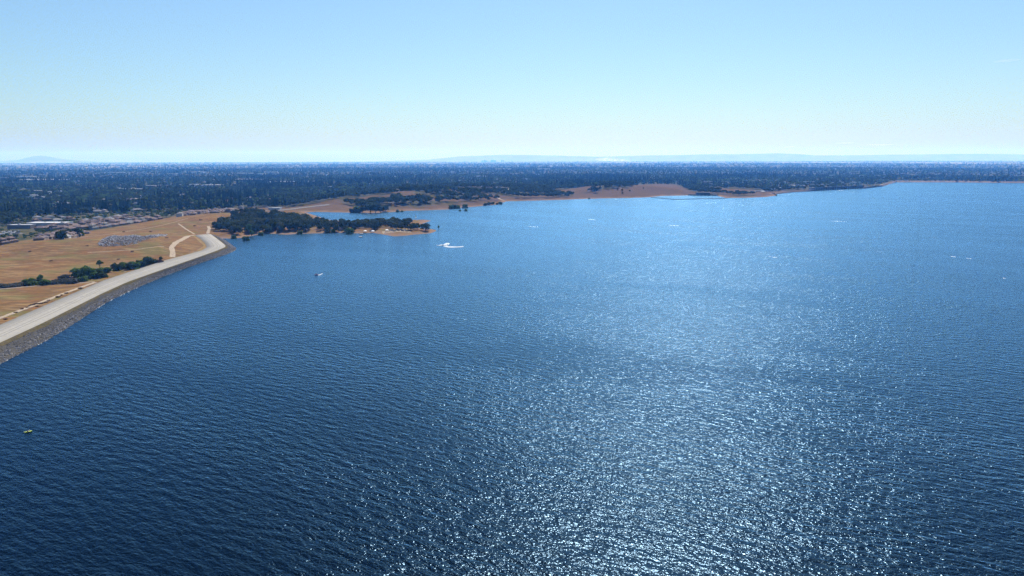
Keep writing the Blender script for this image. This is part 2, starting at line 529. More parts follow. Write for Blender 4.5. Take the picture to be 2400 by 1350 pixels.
# ------------------------------------------------------------------ the ground: one sheet out to the horizon
NAZ, NRG = 860, 520
az = np.radians(np.linspace(-50, 50, NAZ))
rg = 130.0 * (31000 / 130.0) ** np.linspace(0, 1, NRG)
AZ, RG = np.meshgrid(az, rg)
P = np.stack([(np.sin(AZ) * RG).ravel(), (np.cos(AZ) * RG).ravel()], 1)
SD = shore_sd(P)
Z = height(P, SD)
V = np.column_stack([P, Z])
idx = np.arange(NAZ * NRG).reshape(NRG, NAZ)
F = np.stack([idx[:-1, :-1].ravel(), idx[:-1, 1:].ravel(), idx[1:, 1:].ravel(), idx[1:, :-1].ravel()], 1)
me = bpy.data.meshes.new('ground')
me.vertices.add(len(V)); me.vertices.foreach_set('co', V.ravel())
me.loops.add(len(F) * 4); me.loops.foreach_set('vertex_index', F.ravel().astype(np.int32))
me.polygons.add(len(F))
me.polygons.foreach_set('loop_start', np.arange(0, len(F) * 4, 4, dtype=np.int32))
me.polygons.foreach_set('use_smooth', np.ones(len(F), bool))
me.update(calc_edges=True)
# cover masks: R dry grass, G shore sand, B pale field plus painted far haze
fd = seg_dist(P, FIELD); fs = np.where(inside(P, FIELD), fd, -fd)
grass = sstep(-8, 4, fs + 6 * fbm(P[:, 0] / 25, P[:, 1] / 25))
near = (P[:, 1] < 2300)
shoreband = sstep(70, 30, SD + 45 * fbm(P[:, 0] / 50, P[:, 1] / 50)) * near * (SD > -5)
grass = np.maximum(grass, shoreband)
grass = np.maximum(grass, ellipse_mask(P, BARE))
sd_ = seg_dist(P, SLOPE); grass = np.maximum(grass, sstep(-8, 3, np.where(inside(P, SLOPE), sd_, -sd_)))
brown = sstep(1150, 1500, P[:, 1])  # far grass browner, with the darkening of slopes under grazing sun painted in
west = (np.arctan2(P[:, 0], P[:, 1]) < math.radians(20.9))
sand = sstep(15, 4, SD + 5 * fbm(P[:, 0] / 14, P[:, 1] / 14)) * (P[:, 1] > 700) * west
grass *= np.where(west, 1.0, 0.15)
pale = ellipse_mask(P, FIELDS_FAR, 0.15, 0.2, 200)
pale = np.maximum(pale, 0.45 * sstep(6500, 14000, P[:, 1]))  # pale ground between far woods, its tone also standing in for haze
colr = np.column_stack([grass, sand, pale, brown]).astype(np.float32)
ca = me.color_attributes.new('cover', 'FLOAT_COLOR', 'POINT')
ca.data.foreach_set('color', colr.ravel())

def ground_mat():
    m, t, out = new_mat('ground_cover')
    L = t.links.new
    geo = N(t, 'ShaderNodeNewGeometry')
    at = N(t, 'ShaderNodeAttribute', attribute_name='cover')
    sp = N(t, 'ShaderNodeSeparateColor'); L(at.outputs['Color'], sp.inputs[0])
    def noise(scale, detail=5, sy=1.0, rough=0.6):
        mp = N(t, 'ShaderNodeMapping'); mp.inputs['Scale'].default_value = (scale, scale * sy, scale)
        L(geo.outputs['Position'], mp.inputs['Vector'])
        n = N(t, 'ShaderNodeTexNoise'); n.inputs['Scale'].default_value = 1.0
        n.inputs['Detail'].default_value = detail; n.inputs['Roughness'].default_value = rough
        L(mp.outputs[0], n.inputs['Vector'])
        return n.outputs[0]
    def ramp(fac, stops):
        r = N(t, 'ShaderNodeValToRGB')
        e = r.color_ramp.elements
        while len(e) < len(stops): e.new(0.5)
        for el, (p_, c) in zip(e, stops):
            el.position = p_; el.color = (*c, 1)
        L(fac, r.inputs[0]); return r.outputs[0]
    def mix(fac, a, b):
        x = N(t, 'ShaderNodeMix', data_type='RGBA')
        if isinstance(fac, float): x.inputs[0].default_value = fac
        else: L(fac, x.inputs[0])
        for i, s in ((6, a), (7, b)):
            if isinstance(s, tuple): x.inputs[i].default_value = (*s, 1)
            else: L(s, x.inputs[i])
        return x.outputs[2]
    def rng(fac, a, b, c=0.0, d=1.0):
        x = N(t, 'ShaderNodeMapRange'); L(fac, x.inputs[0])
        x.inputs[1].default_value = a; x.inputs[2].default_value = b; x.inputs[3].default_value = c; x.inputs[4].default_value = d
        return x.outputs[0]
    # dry grass: straw, rust and a little green, in soft streaks
    big = noise(0.016, 5, 1.8)
    fine = noise(0.16, 6, 2.2, 0.75)
    dry = ramp(big, [(0.37, (0.192, 0.120, 0.050)), (0.45, (0.176, 0.084, 0.034)), (0.52, (0.118, 0.068, 0.031)), (0.60, (0.200, 0.116, 0.050))])
    dry = mix(rng(fine, 0.40, 0.64, 0, 0.9), dry, (0.085, 0.054, 0.026))
    green = noise(0.022, 4, 1.5)
    dry = mix(rng(green, 0.52, 0.62, 0, 0.7), dry, (0.105, 0.100, 0.036))
    streak = noise(0.05, 4, 5.0)
    dry = mix(rng(streak, 0.52, 0.64, 0, 0.55), dry, (0.24, 0.17, 0.085))
    grit = noise(0.9, 4, 1.0, 0.8)
    dry = mix(rng(grit, 0.42, 0.65, 0, 0.35), dry, (0.095, 0.062, 0.035))
    # woodland and garden floor
    wd = noise(0.05, 5)
    wood = ramp(wd, [(0.35, (0.035, 0.040, 0.020)), (0.55, (0.065, 0.060, 0.033)), (0.7, (0.12, 0.095, 0.060))])
    br_ = N(t, 'ShaderNodeMath', operation='MULTIPLY'); L(at.outputs['Alpha'], br_.inputs[0]); br_.inputs[1].default_value = 0.8
    dry = mix(br_.outputs[0], dry, mix(rng(fine, 0.35, 0.65), (0.098, 0.064, 0.043), (0.060, 0.044, 0.033)))
    c = mix(sp.outputs[0], wood, dry)
    c = mix(sp.outputs[1], c, mix(rng(fine, 0.3, 0.7), (0.20, 0.132, 0.086), (0.135, 0.088, 0.058)))
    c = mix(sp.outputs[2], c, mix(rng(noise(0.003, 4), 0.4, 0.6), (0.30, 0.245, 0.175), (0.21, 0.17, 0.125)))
    b = N(t, 'ShaderNodeBsdfDiffuse'); L(c, b.inputs['Color'])
    bp = N(t, 'ShaderNodeBump'); bp.inputs['Strength'].default_value = 0.6; bp.inputs['Distance'].default_value = 0.5
    L(fine, bp.inputs['Height']); L(bp.outputs[0], b.inputs['Normal'])
    L(b.outputs[0], out.inputs['Surface'])
    return m
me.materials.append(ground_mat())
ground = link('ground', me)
tag(ground, 'brown dry grass and dark woodland plain reaching the horizon', kind='structure')

# ------------------------------------------------------------------ the lake
n = 96
R = 5200.0
wv = [(R * math.cos(2 * PI * k / n), R * math.sin(2 * PI * k / n), 0.0) for k in range(n)]
lake = link('water', mesh_from('water', wv, [tuple(range(n))], (M['water'],)))
tag(lake, 'rippled blue lake sparkling in the sun', kind='structure')

# ------------------------------------------------------------------ ground lookup
Zg = Z.reshape(NRG, NAZ)
_lr0, _lr1 = math.log(130.0), math.log(31000.0)
def gz(x, y):
    """height of the ground sheet itself at x, y"""
    r = math.hypot(x, y); a = math.degrees(math.atan2(x, y))
    u = min(max((a + 50) / 100 * (NAZ - 1), 0), NAZ - 1.001)
    v = min(max((math.log(max(r, 130.01)) - _lr0) / (_lr1 - _lr0) * (NRG - 1), 0), NRG - 1.001)
    i, j = int(u), int(v); fu, fv = u - i, v - j
    return float((Zg[j, i] * (1 - fu) + Zg[j, i + 1] * fu) * (1 - fv) + (Zg[j + 1, i] * (1 - fu) + Zg[j + 1, i + 1] * fu) * fv)

def GG(px, py):
    """where a pixel of the photograph meets the ground sheet (or the water)"""
    d = ray(px, py)
    p = G(px, py, 0)
    t1 = (0 - CAM_H) / d.z
    lo = 0.35 * t1
    prev = lo
    for k in range(1, 161):
        t = lo + (t1 - lo) * k / 160
        if CAM_H + d.z * t <= max(gz(d.x * t, d.y * t), 0):
            a, b = prev, t
            for _ in range(14):
                m_ = 0.5 * (a + b)
                if CAM_H + d.z * m_ <= max(gz(d.x * m_, d.y * m_), 0): b = m_
                else: a = m_
            return Vector((d.x * b, d.y * b, max(gz(d.x * b, d.y * b), 0)))
        prev = t
    return p

def resample(pts, n):
    pts = [Vector(p) for p in pts]
    L = [0]
    for a, b in zip(pts, pts[1:]):
        L.append(L[-1] + (b - a).length)
    out = []; j = 0
    for k in range(n):
        s = L[-1] * k / (n - 1)
        while j < len(pts) - 2 and s > L[j + 1]: j += 1
        t = (s - L[j]) / max(L[j + 1] - L[j], 1e-6)
        out.append(pts[j].lerp(pts[j + 1], t))
    return out

def strip_mesh(name, centre, width, mat, lift=0.12, n=80, edge=0.0, thick=0.5):
    """a road or track laid over the ground, with sides that go down into it"""
    c = resample([(p[0], p[1], 0) for p in centre], n)
    rows = []
    for i, p in enumerate(c):
        t = (c[min(i + 1, n - 1)] - c[max(i - 1, 0)]).normalized()
        s = Vector((t.y, -t.x, 0))
        w = width * 0.5 * (1 + edge * random.uniform(-1, 1))
        row = []
        for k in (-1, -0.5, 0, 0.5, 1):
            q = p + s * (w * k)
            row.append((q.x, q.y, gz(q.x, q.y) + lift))
        row = [(row[0][0], row[0][1], row[0][2] - thick)] + row + [(row[4][0], row[4][1], row[4][2] - thick)]
        rows.append(row)
    mb = MB()
    v = [p for r in rows for p in r]; m_ = 7
    f = [(i * m_ + k, i * m_ + k + 1, (i + 1) * m_ + k + 1, (i + 1) * m_ + k) for i in range(n - 1) for k in range(m_ - 1)]
    mb.add(v, f)
    return mb.build(name, mat)

# ------------------------------------------------------------------ the dike along the near shore
def surf(name, cols, scales, rough=0.95, stretch=1.0, bump=0.0, grit=(0.7, 1.25)):
    """layered stone or gravel: base tone, broad stains, fine grit"""
    m, t, out = new_mat(name)
    L = t.links.new
    geo = N(t, 'ShaderNodeNewGeometry')
    def noise(s, d=5):
        mp = N(t, 'ShaderNodeMapping'); mp.inputs['Scale'].default_value = (s, s * stretch, s)
        L(geo.outputs['Position'], mp.inputs['Vector'])
        nn = N(t, 'ShaderNodeTexNoise'); nn.inputs['Scale'].default_value = 1; nn.inputs['Detail'].default_value = d; nn.inputs['Roughness'].default_value = 0.65
        L(mp.outputs[0], nn.inputs['Vector']); return nn.outputs[0]
    r = N(t, 'ShaderNodeValToRGB')
    e = r.color_ramp.elements
    while len(e) < len(cols): e.new(0.5)
    for i, (el, c) in enumerate(zip(e, cols)):
        el.position = 0.3 + 0.4 * i / max(len(cols) - 1, 1); el.color = (*c, 1)
    L(noise(scales[0]), r.inputs[0])
    mr = N(t, 'ShaderNodeMapRange'); mr.inputs[1].default_value = 0.3; mr.inputs[2].default_value = 0.7; mr.inputs[3].default_value = grit[0]; mr.inputs[4].default_value = grit[1]
    fn = noise(scales[1], 6); L(fn, mr.inputs[0])
    vm = N(t, 'ShaderNodeVectorMath', operation='SCALE'); L(r.outputs[0], vm.inputs[0]); L(mr.outputs[0], vm.inputs['Scale'])
    b = N(t, 'ShaderNodeBsdfDiffuse'); L(vm.outputs[0], b.inputs['Color'])
    if bump:
        bp = N(t, 'ShaderNodeBump'); bp.inputs['Distance'].default_value = bump; L(fn, bp.inputs['Height']); L(bp.outputs[0], b.inputs['Normal'])
    L(b.outputs[0], out.inputs['Surface'])
    return m
M['gravel_road'] = surf('pale_gravel_road', [(0.235, 0.222, 0.195), (0.265, 0.25, 0.222), (0.222, 0.21, 0.188)], (0.05, 0.45), grit=(0.88, 1.1))
M['riprap'] = surf('rock_slope', [(0.045, 0.041, 0.034), (0.065, 0.062, 0.058), (0.075, 0.068, 0.052)], (0.08, 0.6), bump=0.4)
M['track'] = surf('dirt_track', [(0.25, 0.20, 0.145), (0.29, 0.235, 0.18)], (0.05, 0.6))
M['asphalt'] = surf('worn_asphalt', [(0.13, 0.125, 0.12), (0.17, 0.165, 0.16)], (0.05, 0.6))
M['dam_earth'] = surf('dam_slope', [(0.13, 0.10, 0.08), (0.17, 0.125, 0.095), (0.11, 0.10, 0.095)], (0.03, 0.3))
M['rock_light'] = simple('grey_rock', (0.128, 0.123, 0.124), 0.95, 0.3, 0.5)
M['rock_dark'] = simple('dark_rock', (0.065, 0.062, 0.060), 0.95, 0.35, 0.5)

# embankment body: under-water toe, slope, crest, landward slope
rows = []
for i in range(NS):
    out_ = (ra[i] - rb[i]); out_.z = 0; out_.normalize()
    inn = (rc[i] - rb[i]); inn.z = 0; inn.normalize()
    toe = ra[i] + out_ * 4.0; toe.z = -2.0
    sh = rb[i] + out_ * 0.6 + Vector((0, 0, -0.15))
    land = rc[i] + inn * 8.0
    land.z = gz(land.x, land.y) - 0.3
    rows.append([toe, ra[i], ra[i].lerp(sh, 0.33), ra[i].lerp(sh, 0.66), sh, rb[i] + Vector((0, 0, -0.05)), rc[i] + Vector((0, 0, -0.05)), rc[i] + inn * 0.8 + Vector((0, 0, -0.2)), land])
mb = MB(); k_ = len(rows[0])
mb.add([p for r in rows for p in r], [(i * k_ + j, i * k_ + j + 1, (i + 1) * k_ + j + 1, (i + 1) * k_ + j) for i in range(NS - 1) for j in range(k_ - 1)])
dike_me = mb.mesh('dike', (M['riprap'], None), True)
def dry_bank():
    return surf('dry_bank', [(0.17, 0.11, 0.055), (0.20, 0.135, 0.06), (0.13, 0.10, 0.045)], (0.04, 0.3))
dike_me.materials[1] = dry_bank()
for p in dike_me.polygons:
    j = p.index % (k_ - 1)
    if j >= 6: p.material_index = 1
dike = link('dike', dike_me)
tag(dike, 'long stone faced dike curving along the near lake shore', 'dike', kind='structure')
# the wide road on the crest
mb = MB()
rows = [[rb[i] + Vector((0, 0, -0.3)), rb[i], rb[i].lerp(rc[i], .5) + Vector((0, 0, 0.12)), rc[i], rc[i] + Vector((0, 0, -0.3))] for i in range(NS)]
mb.add([p for r in rows for p in r], [(i * 5 + j, i * 5 + j + 1, (i + 1) * 5 + j + 1, (i + 1) * 5 + j) for i in range(NS - 1) for j in range(4)])
road = mb.build('gravel_road', M['gravel_road'], smooth=True)
tag(road, 'wide pale gravel road along the top of the dike', kind='structure')
M['wheel_track'] = surf('worn_gravel', [(0.195, 0.183, 0.160), (0.22, 0.207, 0.182)], (0.05, 0.5), grit=(0.9, 1.08))
M['verge'] = surf('olive_verge', [(0.050, 0.045, 0.022), (0.080, 0.064, 0.032), (0.058, 0.052, 0.025)], (0.07, 0.5))
for ta, tb in ((0.27, 0.31), (0.40, 0.44), (0.60, 0.64), (0.73, 0.77)):
    mb = MB(); v = []
    for i in range(NS):
        for t_ in (ta, tb):
            p = rb[i].lerp(rc[i], t_ + 0.008 * math.sin(i * 0.21 + ta * 30)); p.z += 0.12 * (1 - abs(2 * t_ - 1)) + 0.03
            v.append(p)
    mb.add(v, [(2 * i, 2 * i + 1, 2 * i + 3, 2 * i + 2) for i in range(NS - 1)])
    tag(mb.build('wheel_track', M['wheel_track'], smooth=True), 'worn wheel line along the pale dike road', kind='structure')
mb = MB(); v = []
for i in range(NS):
    out_ = (ra[i] - rb[i]); out_.z = 0; out_.normalize()
    top_ = rb[i] + out_ * 0.05 + Vector((0, 0, -0.02)); wv_ = 0.16 + 0.12 * float(fbm(np.array([i * 0.35]), np.array([2.0]), 3)[0]) + 0.04
    v += [top_, (rb[i] + out_ * 0.6 + Vector((0, 0, -0.02))), (rb[i] + out_ * 0.6).lerp(ra[i], max(wv_, 0.05)) + Vector((0, 0, 0.10)), (rb[i] + out_ * 0.6).lerp(ra[i], max(wv_, 0.05) + 0.02) + Vector((0, 0, -0.4))]
mb.add(v, [(4 * i + k, 4 * i + k + 1, 4 * i + k + 5, 4 * i + k + 4) for i in range(NS - 1) for k in range(3)])
tag(mb.build('grass_verge', M['verge'], smooth=True), 'olive grass verge under the water side edge of the dike road', kind='structure')
# rocks of the waterside slope
def icosa():
    bm = bmesh.new(); bmesh.ops.create_icosphere(bm, subdivisions=1, radius=1.0)
    v = np.array([x.co[:] for x in bm.verts]); f = [[w.index for w in q.verts] for q in bm.faces]
    bm.free(); return v, f
IV, IF = icosa()
def rock_heap(name, spots, mats):
    """spots: (x, y, z, size, material index) -> one mesh of irregular stones"""
    nv = len(IV); V_ = np.zeros((len(spots) * nv, 3)); F_ = []; mi = []
    for i, (x, y, z, s, m_) in enumerate(spots):
        q = IV * RNG.uniform(0.6, 1.25, (nv, 1)) * (s * RNG.uniform(0.7, 1.3, 3)) * np.array([1, 1, 0.75])
        a = RNG.uniform(0, 2 * PI); c, s_ = math.cos(a), math.sin(a)
        q = q @ np.array([[c, s_, 0], [-s_, c, 0], [0, 0, 1]])
        V_[i * nv:(i + 1) * nv] = q + (x, y, z)
        F_ += [(a_ + i * nv, b_ + i * nv, c_ + i * nv) for a_, b_, c_ in IF]; mi += [m_] * len(IF)
    me = bpy.data.meshes.new(name)
    me.from_pydata(V_.tolist(), [], F_)
    for m_ in mats: me.materials.append(m_)
    me.polygons.foreach_set('material_index', mi)
    me.update()
    return link(name, me)
seg = [(ra[i + 1] - ra[i]).length for i in range(NS - 1)]
cum = np.cumsum(seg); spots = []
for _ in range(13000):
    s = random.random() ** 0.9 * cum[-1]
    i = min(int(np.searchsorted(cum, s)), NS - 2)
    t = random.random(); a = ra[i].lerp(ra[i + 1], t); b = rb[i].lerp(rb[i + 1], t)
    low = random.random() < 0.52
    w = random.uniform(-0.06, 0.50) if low else random.uniform(0.45, 0.90)
    p = a.lerp(b, w)
    spots.append((p.x, p.y, p.z - 0.05, random.uniform(0.30, 0.72) if low else random.uniform(0.2, 0.42), 0 if (low and random.random() < 0.72) else 1))
rr = rock_heap('riprap', spots, (M['rock_light'], M['rock_dark']))
tag(rr, 'loose grey riprap rocks on the waterside slope of the dike', kind='stuff')

# pale rubble heap in the grass
OUT = [(228, 572), (238, 562), (250, 556), (275, 554), (290, 556), (315, 552), (335, 556), (360, 552), (393, 550), (370, 557), (340, 563), (320, 572), (290, 576), (250, 578), (232, 577)]
poly = np.array([[*GG(*p)[:2]] for p in OUT])
spots = []
lo_, hi_ = poly.min(0), poly.max(0)
while len(spots) < 2600:
    q = np.array([[random.uniform(lo_[0], hi_[0]), random.uniform(lo_[1], hi_[1])]])
    if inside(q, poly)[0]:
        dd = min(seg_dist(q, poly)[0], 9.0)
        x, y = q[0]
        spots.append((x, y, gz(x, y) + 0.15 + dd * 0.22 * random.random(), random.uniform(0.45, 1.0), 0 if random.random() < 0.75 else 1))
rp = rock_heap('rubble', spots, (M['rubble'], M['rock_light']))
tag(rp, 'heap of pale broken rock in the dry grass', kind='stuff')

# tracks and minor roads
def px_strip(name, px, w, mat, label, lift=0.12, n=60):
    o = strip_mesh(name, [GG(*p)[:2] for p in px], w, mat, lift, n, 0.12)
    return tag(o, label, kind='structure')
px_strip('path', [(404, 603), (405, 592), (402, 580), (410, 571), (428, 561), (443, 553), (458, 551)], 5.0, M['track'], 'pale gravel path looping off the dike road', 0.2)
px_strip('path', [(487, 548), (489, 541), (491, 536), (488, 530)], 4.0, M['track'], 'short dirt track leaving the end of the dike road', 0.2)
px_strip('path', [(-60, 768), (0, 746), (50, 727), (100, 708), (150, 688), (200, 670), (224, 662)], 3.6, M['track'], 'dirt track at the foot of the dike bank', 0.2)
px_strip('path', [(-40, 681), (0, 678), (60, 673), (120, 667), (180, 664), (222, 661)], 2.6, M['track'], 'faint dirt track beside the row of shrubs', 0.2)
px_strip('path', [(205, 592), (260, 589), (320, 585), (385, 578)], 1.6, M['track'], 'faint pale wheel track crossing the dry grass', 0.06)
px_strip('path', [(418, 524), (432, 534), (446, 543), (456, 549)], 2.2, M['track'], 'faint track running down the grass to the dike end', 0.06)
px_strip('path', [(100, 560), (180, 557), (280, 545), (380, 528), (440, 512)], 1.8, M['track'], 'faint track along the upper edge of the dry grass', 0.06)
px_strip('road', [(560, 495), (600, 494), (655, 493), (700, 488), (735, 483.5), (772, 480)], 16, M['asphalt'], 'grey paved road behind the wooded peninsula', 0.3)
px_strip('road', [(1100, 446), (1124, 444.5), (1165, 445.5), (1190, 443)], 30, M['concrete'], 'pale concrete yard on the wooded hill', 0.5)
px_strip('road', [(1160, 462), (1168, 464), (1172, 467), (1182, 470)], 7, M['track'], 'pale boat ramp track on the far shore', 0.3)
px_strip('road', [(1672, 451), (1684, 448.5), (1696, 446.5)], 14, M['gravel_road'], 'pale ramp road left of the spillway point', 0.4)
px_strip('road', [(1722, 452.5), (1740, 450.5), (1758, 448.5)], 14, M['gravel_road'], 'pale road on the bare point by the bridge', 0.4)
px_strip('road', [(896, 545.5), (910, 543), (925, 541.5), (945, 541), (960, 541)], 18, M['track'], 'pale parking ground near the tip of the peninsula', 0.15)
px_strip('road', [(2, 549), (45, 545.5)], 34, M['asphalt'], 'parking lot beside the brown roofed houses', 0.2)

# pond far off on the plain
def flat_patch(name, cx, cy_, rx, ry, z, mat):
    v = []
    for k in range(40):
        a = 2 * PI * k / 40; q = 1 + 0.18 * math.sin(3 * a + 1) + 0.1 * math.sin(5 * a)
        v.append((cx + rx * q * math.cos(a), cy_ + ry * q * math.sin(a), z))
    return link(name, mesh_from(name, v, [tuple(range(40))], (mat,)))
for cx, cy_, rx, ry in PONDS:
    tag(flat_patch('pond', cx, cy_, rx, ry, 3.4, M['water']), 'small blue pond far out among the trees', kind='structure')

# ------------------------------------------------------------------ houses and buildings
KEEP = []        # (x, y, r) kept free of trees
def keep(x, y, r, toward=0.0):
    KEEP.append((x, y, r))
    if toward:
        d = math.hypot(x, y); n = max(1, int(toward / r))
        for k in range(1, n + 1):
            f = 1 - k * r / d
            KEEP.append((x * f, y * f, r))

MARKS = [((95, 534), 'the long white building'), ((160, 558), 'the oak pair'), ((230, 540), 'the first brown roofs'), ((300, 527), 'the mid brown roofs'), ((350, 520), 'the later brown roofs'), ((440, 502), 'the last brown roofs'), ((565, 489), 'the white house'), ((645, 491), 'the pale roadside building'),
         ((770, 482), 'the grey road end'), ((120, 515), 'the pinkish roofs'), ((20, 545), 'the parking lot'), ((860, 490), 'the channel grove'), ((960, 470), 'the channel slopes'), ((1140, 446), 'the concrete yard'), ((1250, 462), 'the boat ramp point'), ((1400, 445), 'the bare hillside'), ((1080, 470), 'the channel mouth'),
         ((430, 470), 'the white hall'), ((300, 480), 'the far garden roofs'), ((650, 470), 'the pine belt'), ((30, 500), 'the left frame edge woods'), ((200, 495), 'the left green gardens'), ((540, 478), 'the inner pine belt'), ((380, 492), 'the hedge of the last roofs'), ((700, 483), 'the grey road middle'),
         ((1200, 455), 'the ramp hill'), ((1300, 452), 'the long shore wood'), ((1740, 452), 'the bridge'), ((1960, 441), 'the concrete dam'), ((1640, 445), 'the spillway'), ((2250, 420), 'the earth dam'), ((900, 445), 'the orange field')]
MARKW = [(GG(*p), n_) for p, n_ in MARKS]
def near_mark(p, n_=2):
    q = Vector((p[0], p[1], 0)); o = sorted(MARKW, key=lambda t_: (t_[0] - q).length)[:2]
    return ('behind ' if q.length > o[0][0].length else 'before ') + o[0][1] + (' toward ' + o[1][1] if n_ > 1 else '')

def house_meshes(w, d, h, kind, wallm, roofm):
    o = 0.5; rh = min(w, d) * 0.26
    wall = MB().box(-w / 2, w / 2, -d / 2, d / 2, -0.6, h)
    roof = MB()
    z = h + 0.02
    def hip(x0, x1, y0, y1, zz, r):
        if x1 - x0 >= y1 - y0:
            i = (y1 - y0) / 2; a, b = (x0 + i, (y0 + y1) / 2, zz + r), (x1 - i, (y0 + y1) / 2, zz + r)
        else:
            i = (x1 - x0) / 2; a, b = ((x0 + x1) / 2, y0 + i, zz + r), ((x0 + x1) / 2, y1 - i, zz + r)
        v = [(x0, y0, zz), (x1, y0, zz), (x1, y1, zz), (x0, y1, zz), a, b]
        f = [(0, 1, 5, 4), (1, 2, 5), (2, 3, 4, 5), (3, 0, 4), (0, 3, 2, 1)] if x1 - x0 >= y1 - y0 else [(0, 1, 4), (1, 2, 5, 4), (2, 3, 5), (3, 0, 4, 5), (0, 3, 2, 1)]
        roof.add(v, f)
    hip(-w / 2 - o, w / 2 + o, -d / 2 - o, d / 2 + o, z, rh)
    if kind == 1:      # garage wing towards the street
        wall.box(-w / 2 + 0.5, -w / 2 + 6.5, -d / 2 - 5, -d / 2, -0.6, h * 0.8)
        hip(-w / 2, -w / 2 + 7, -d / 2 - 5.5, -d / 2 + 3.5, h * 0.8 + 0.02, 1.5)
    if kind == 2:      # upper storey
        wall.box(-w * 0.28, w * 0.3, -d * 0.35, d * 0.35, h, h + 2.9)
        hip(-w * 0.28 - .5, w * 0.3 + .5, -d * 0.35 - .5, d * 0.35 + .5, h + 2.92, rh * 0.7)
    return wall.mesh('wall', (wallm,)), roof.mesh('roof', (roofm,))
HV = []
for (w, d, h, k), shp in (((14, 10, 3.0, 1), 'L shaped'), ((12, 11, 3.1, 2), 'stepped two storey'), ((16, 10, 2.9, 0), 'long low'), ((13, 9, 5.4, 0), 'tall plain')):
    for rm, wm in (('roof_brown', 'wall_tan'), ('roof_grey', 'wall_white')):
        HV.append((rm, house_meshes(w, d, h, k, M[wm], M[rm]), shp))
nh = 0
def house(x, y, rot, brown, label, group, s=1.0):
    global nh
    c = [v for v in HV if v[0] == ('roof_brown' if brown else 'roof_grey')]
    rm, (wm, rf), shp = random.choice(c)
    e = empty('house', (x, y, gz(x, y)), rot, s)
    tag(e, shp + (' brown' if brown else ' pale grey') + ' roofed house ' + label, 'house', group)
    link('wall', wm, e); link('roof', rf, e)
    keep(x, y, 9.0, 20 if random.random() < 0.8 else 0)
    nh += 1
    return e

def row_houses(px, offset, step, brown, label, group, jit=2.0):
    pts = resample([GG(*p) for p in px], 200)
    acc = 0; nxt = step * 0.5
    for a, b in zip(pts, pts[1:]):
        acc += (b - a).length
        if acc >= nxt:
            nxt += step * random.uniform(0.9, 1.12)
            t = (b - a).normalized(); nrm = Vector((-t.y, t.x, 0))
            if nrm.y < 0: nrm = -nrm
            q = a + nrm * (offset + random.uniform(-jit, jit))
            house(q.x, q.y, math.atan2(t.y, t.x) + (PI / 2 if random.random() < 0.25 else 0) + random.uniform(-0.06, 0.06), brown if random.random() < 0.88 else not brown, label, group)
EDGE_R = [(206, 541), (250, 535), (300, 527), (350, 519), (400, 510.5), (440, 500)]
for k, off in enumerate((14, 36, 66, 88)):
    row_houses(EDGE_R, off, 14.5, True, ['backing onto the dry grass slope', 'in the second row from the grass', 'in the third row from the grass', 'in the fourth row, among garden trees'][k], 'houses along the grass slope')
EDGE_L = [(-40, 586), (0, 577), (60, 566), (125, 550)]
for k, off in enumerate((12, 34)):
    row_houses(EDGE_L, off, 14.5, True, ['at the lower left grass edge', 'behind the lower left edge row'][k], 'houses at the left grass edge')
row_houses([(70, 524), (170, 517)], 0, 17, True, 'close behind the long white building', 'houses behind the long building')
row_houses([(75, 517), (172, 511)], 0, 18, False, 'in the second row behind the long white building', 'houses behind the long building')
row_houses([(190, 520), (250, 516), (300, 511)], 0, 17, False, 'among garden trees past the roof rows', 'houses among garden trees')
row_houses([(200, 527), (250, 522), (300, 517), (340, 512)], 0, 16, True, 'between the roof rows and the garden trees', 'houses among garden trees')
# scattered houses in the wooded suburb
for k in range(95):
    px, py = random.uniform(0, 640), random.uniform(448, 512)
    if py > 512 - px * 0.05: continue
    q = GG(px, py)
    house(q.x, q.y, random.uniform(0, PI), random.random() < 0.3, 'alone ' + near_mark(q, 1), 'scattered suburban houses', random.uniform(0.9, 1.3))
for px, py in [(565, 489), (1738, 431.5), (1712, 432.5), (1592, 425), (1165, 442.5), (1030, 452), (980, 433), (904, 444.5), (860, 455), (930, 449), (885, 451), (1240, 421), (1665, 444)]:
    q = GG(px, py); house(q.x, q.y, random.uniform(-0.3, 0.3), False, 'alone ' + near_mark(q, 1), 'isolated houses beyond the lake', 0.85)

UNIT = MB().box(-1.1, 1.1, -0.9, 0.9, 0, 1.25).mesh('roof_unit', (M['concrete'],))
def hall(x, y, w, d, h, label, group, white=True, cat='building', parapet=True):
    """flat roofed commercial building with a parapet and roof units"""
    e = empty('flat_roofed_building', (x, y, gz(x, y)), 0.0)
    tag(e, label, cat, group)
    MB().box(-w / 2, w / 2, -d / 2, d / 2, -1, h).build('wall', M['wall_white'] if white else M['wall_tan'], e)
    r = MB().box(-w / 2 + .4, w / 2 - .4, -d / 2 + .4, d / 2 - .4, h + 0.01, h + 0.35)
    for (a, b, c_, d_) in ((-w / 2 - .05, w / 2 + .05, -d / 2 - .05, -d / 2 + .35), (-w / 2 - .05, w / 2 + .05, d / 2 - .35, d / 2 + .05), (-w / 2 - .05, -w / 2 + .35, -d / 2 + .36, d / 2 - .36), (w / 2 - .35, w / 2 + .05, -d / 2 + .36, d / 2 - .36)):
        r.box(a, b, c_, d_, h - 0.2, h + 0.7)
    rf = r.build('roof', M['roof_white'] if white else M['roof_pale'], e)
    for k in range(max(1, int(w / 14))):
        ux = random.uniform(-w / 2 + 2, w / 2 - 2); uy = random.uniform(-d / 4, d / 4)
        link('roof_unit', UNIT, rf, (ux, uy, h + 0.36))
    keep(x, y, max(d * 0.7, 8), 0)
    nseg = max(1, int(w / 10))
    for k in range(nseg + 1):
        kx = x - w / 2 + w * k / nseg
        keep(kx, y, 9, min(26 + y * 0.022, 260))
    return e
for px in range(0, 50, 6):
    q = GG(px, 548); keep(q.x, q.y, 14, 30)
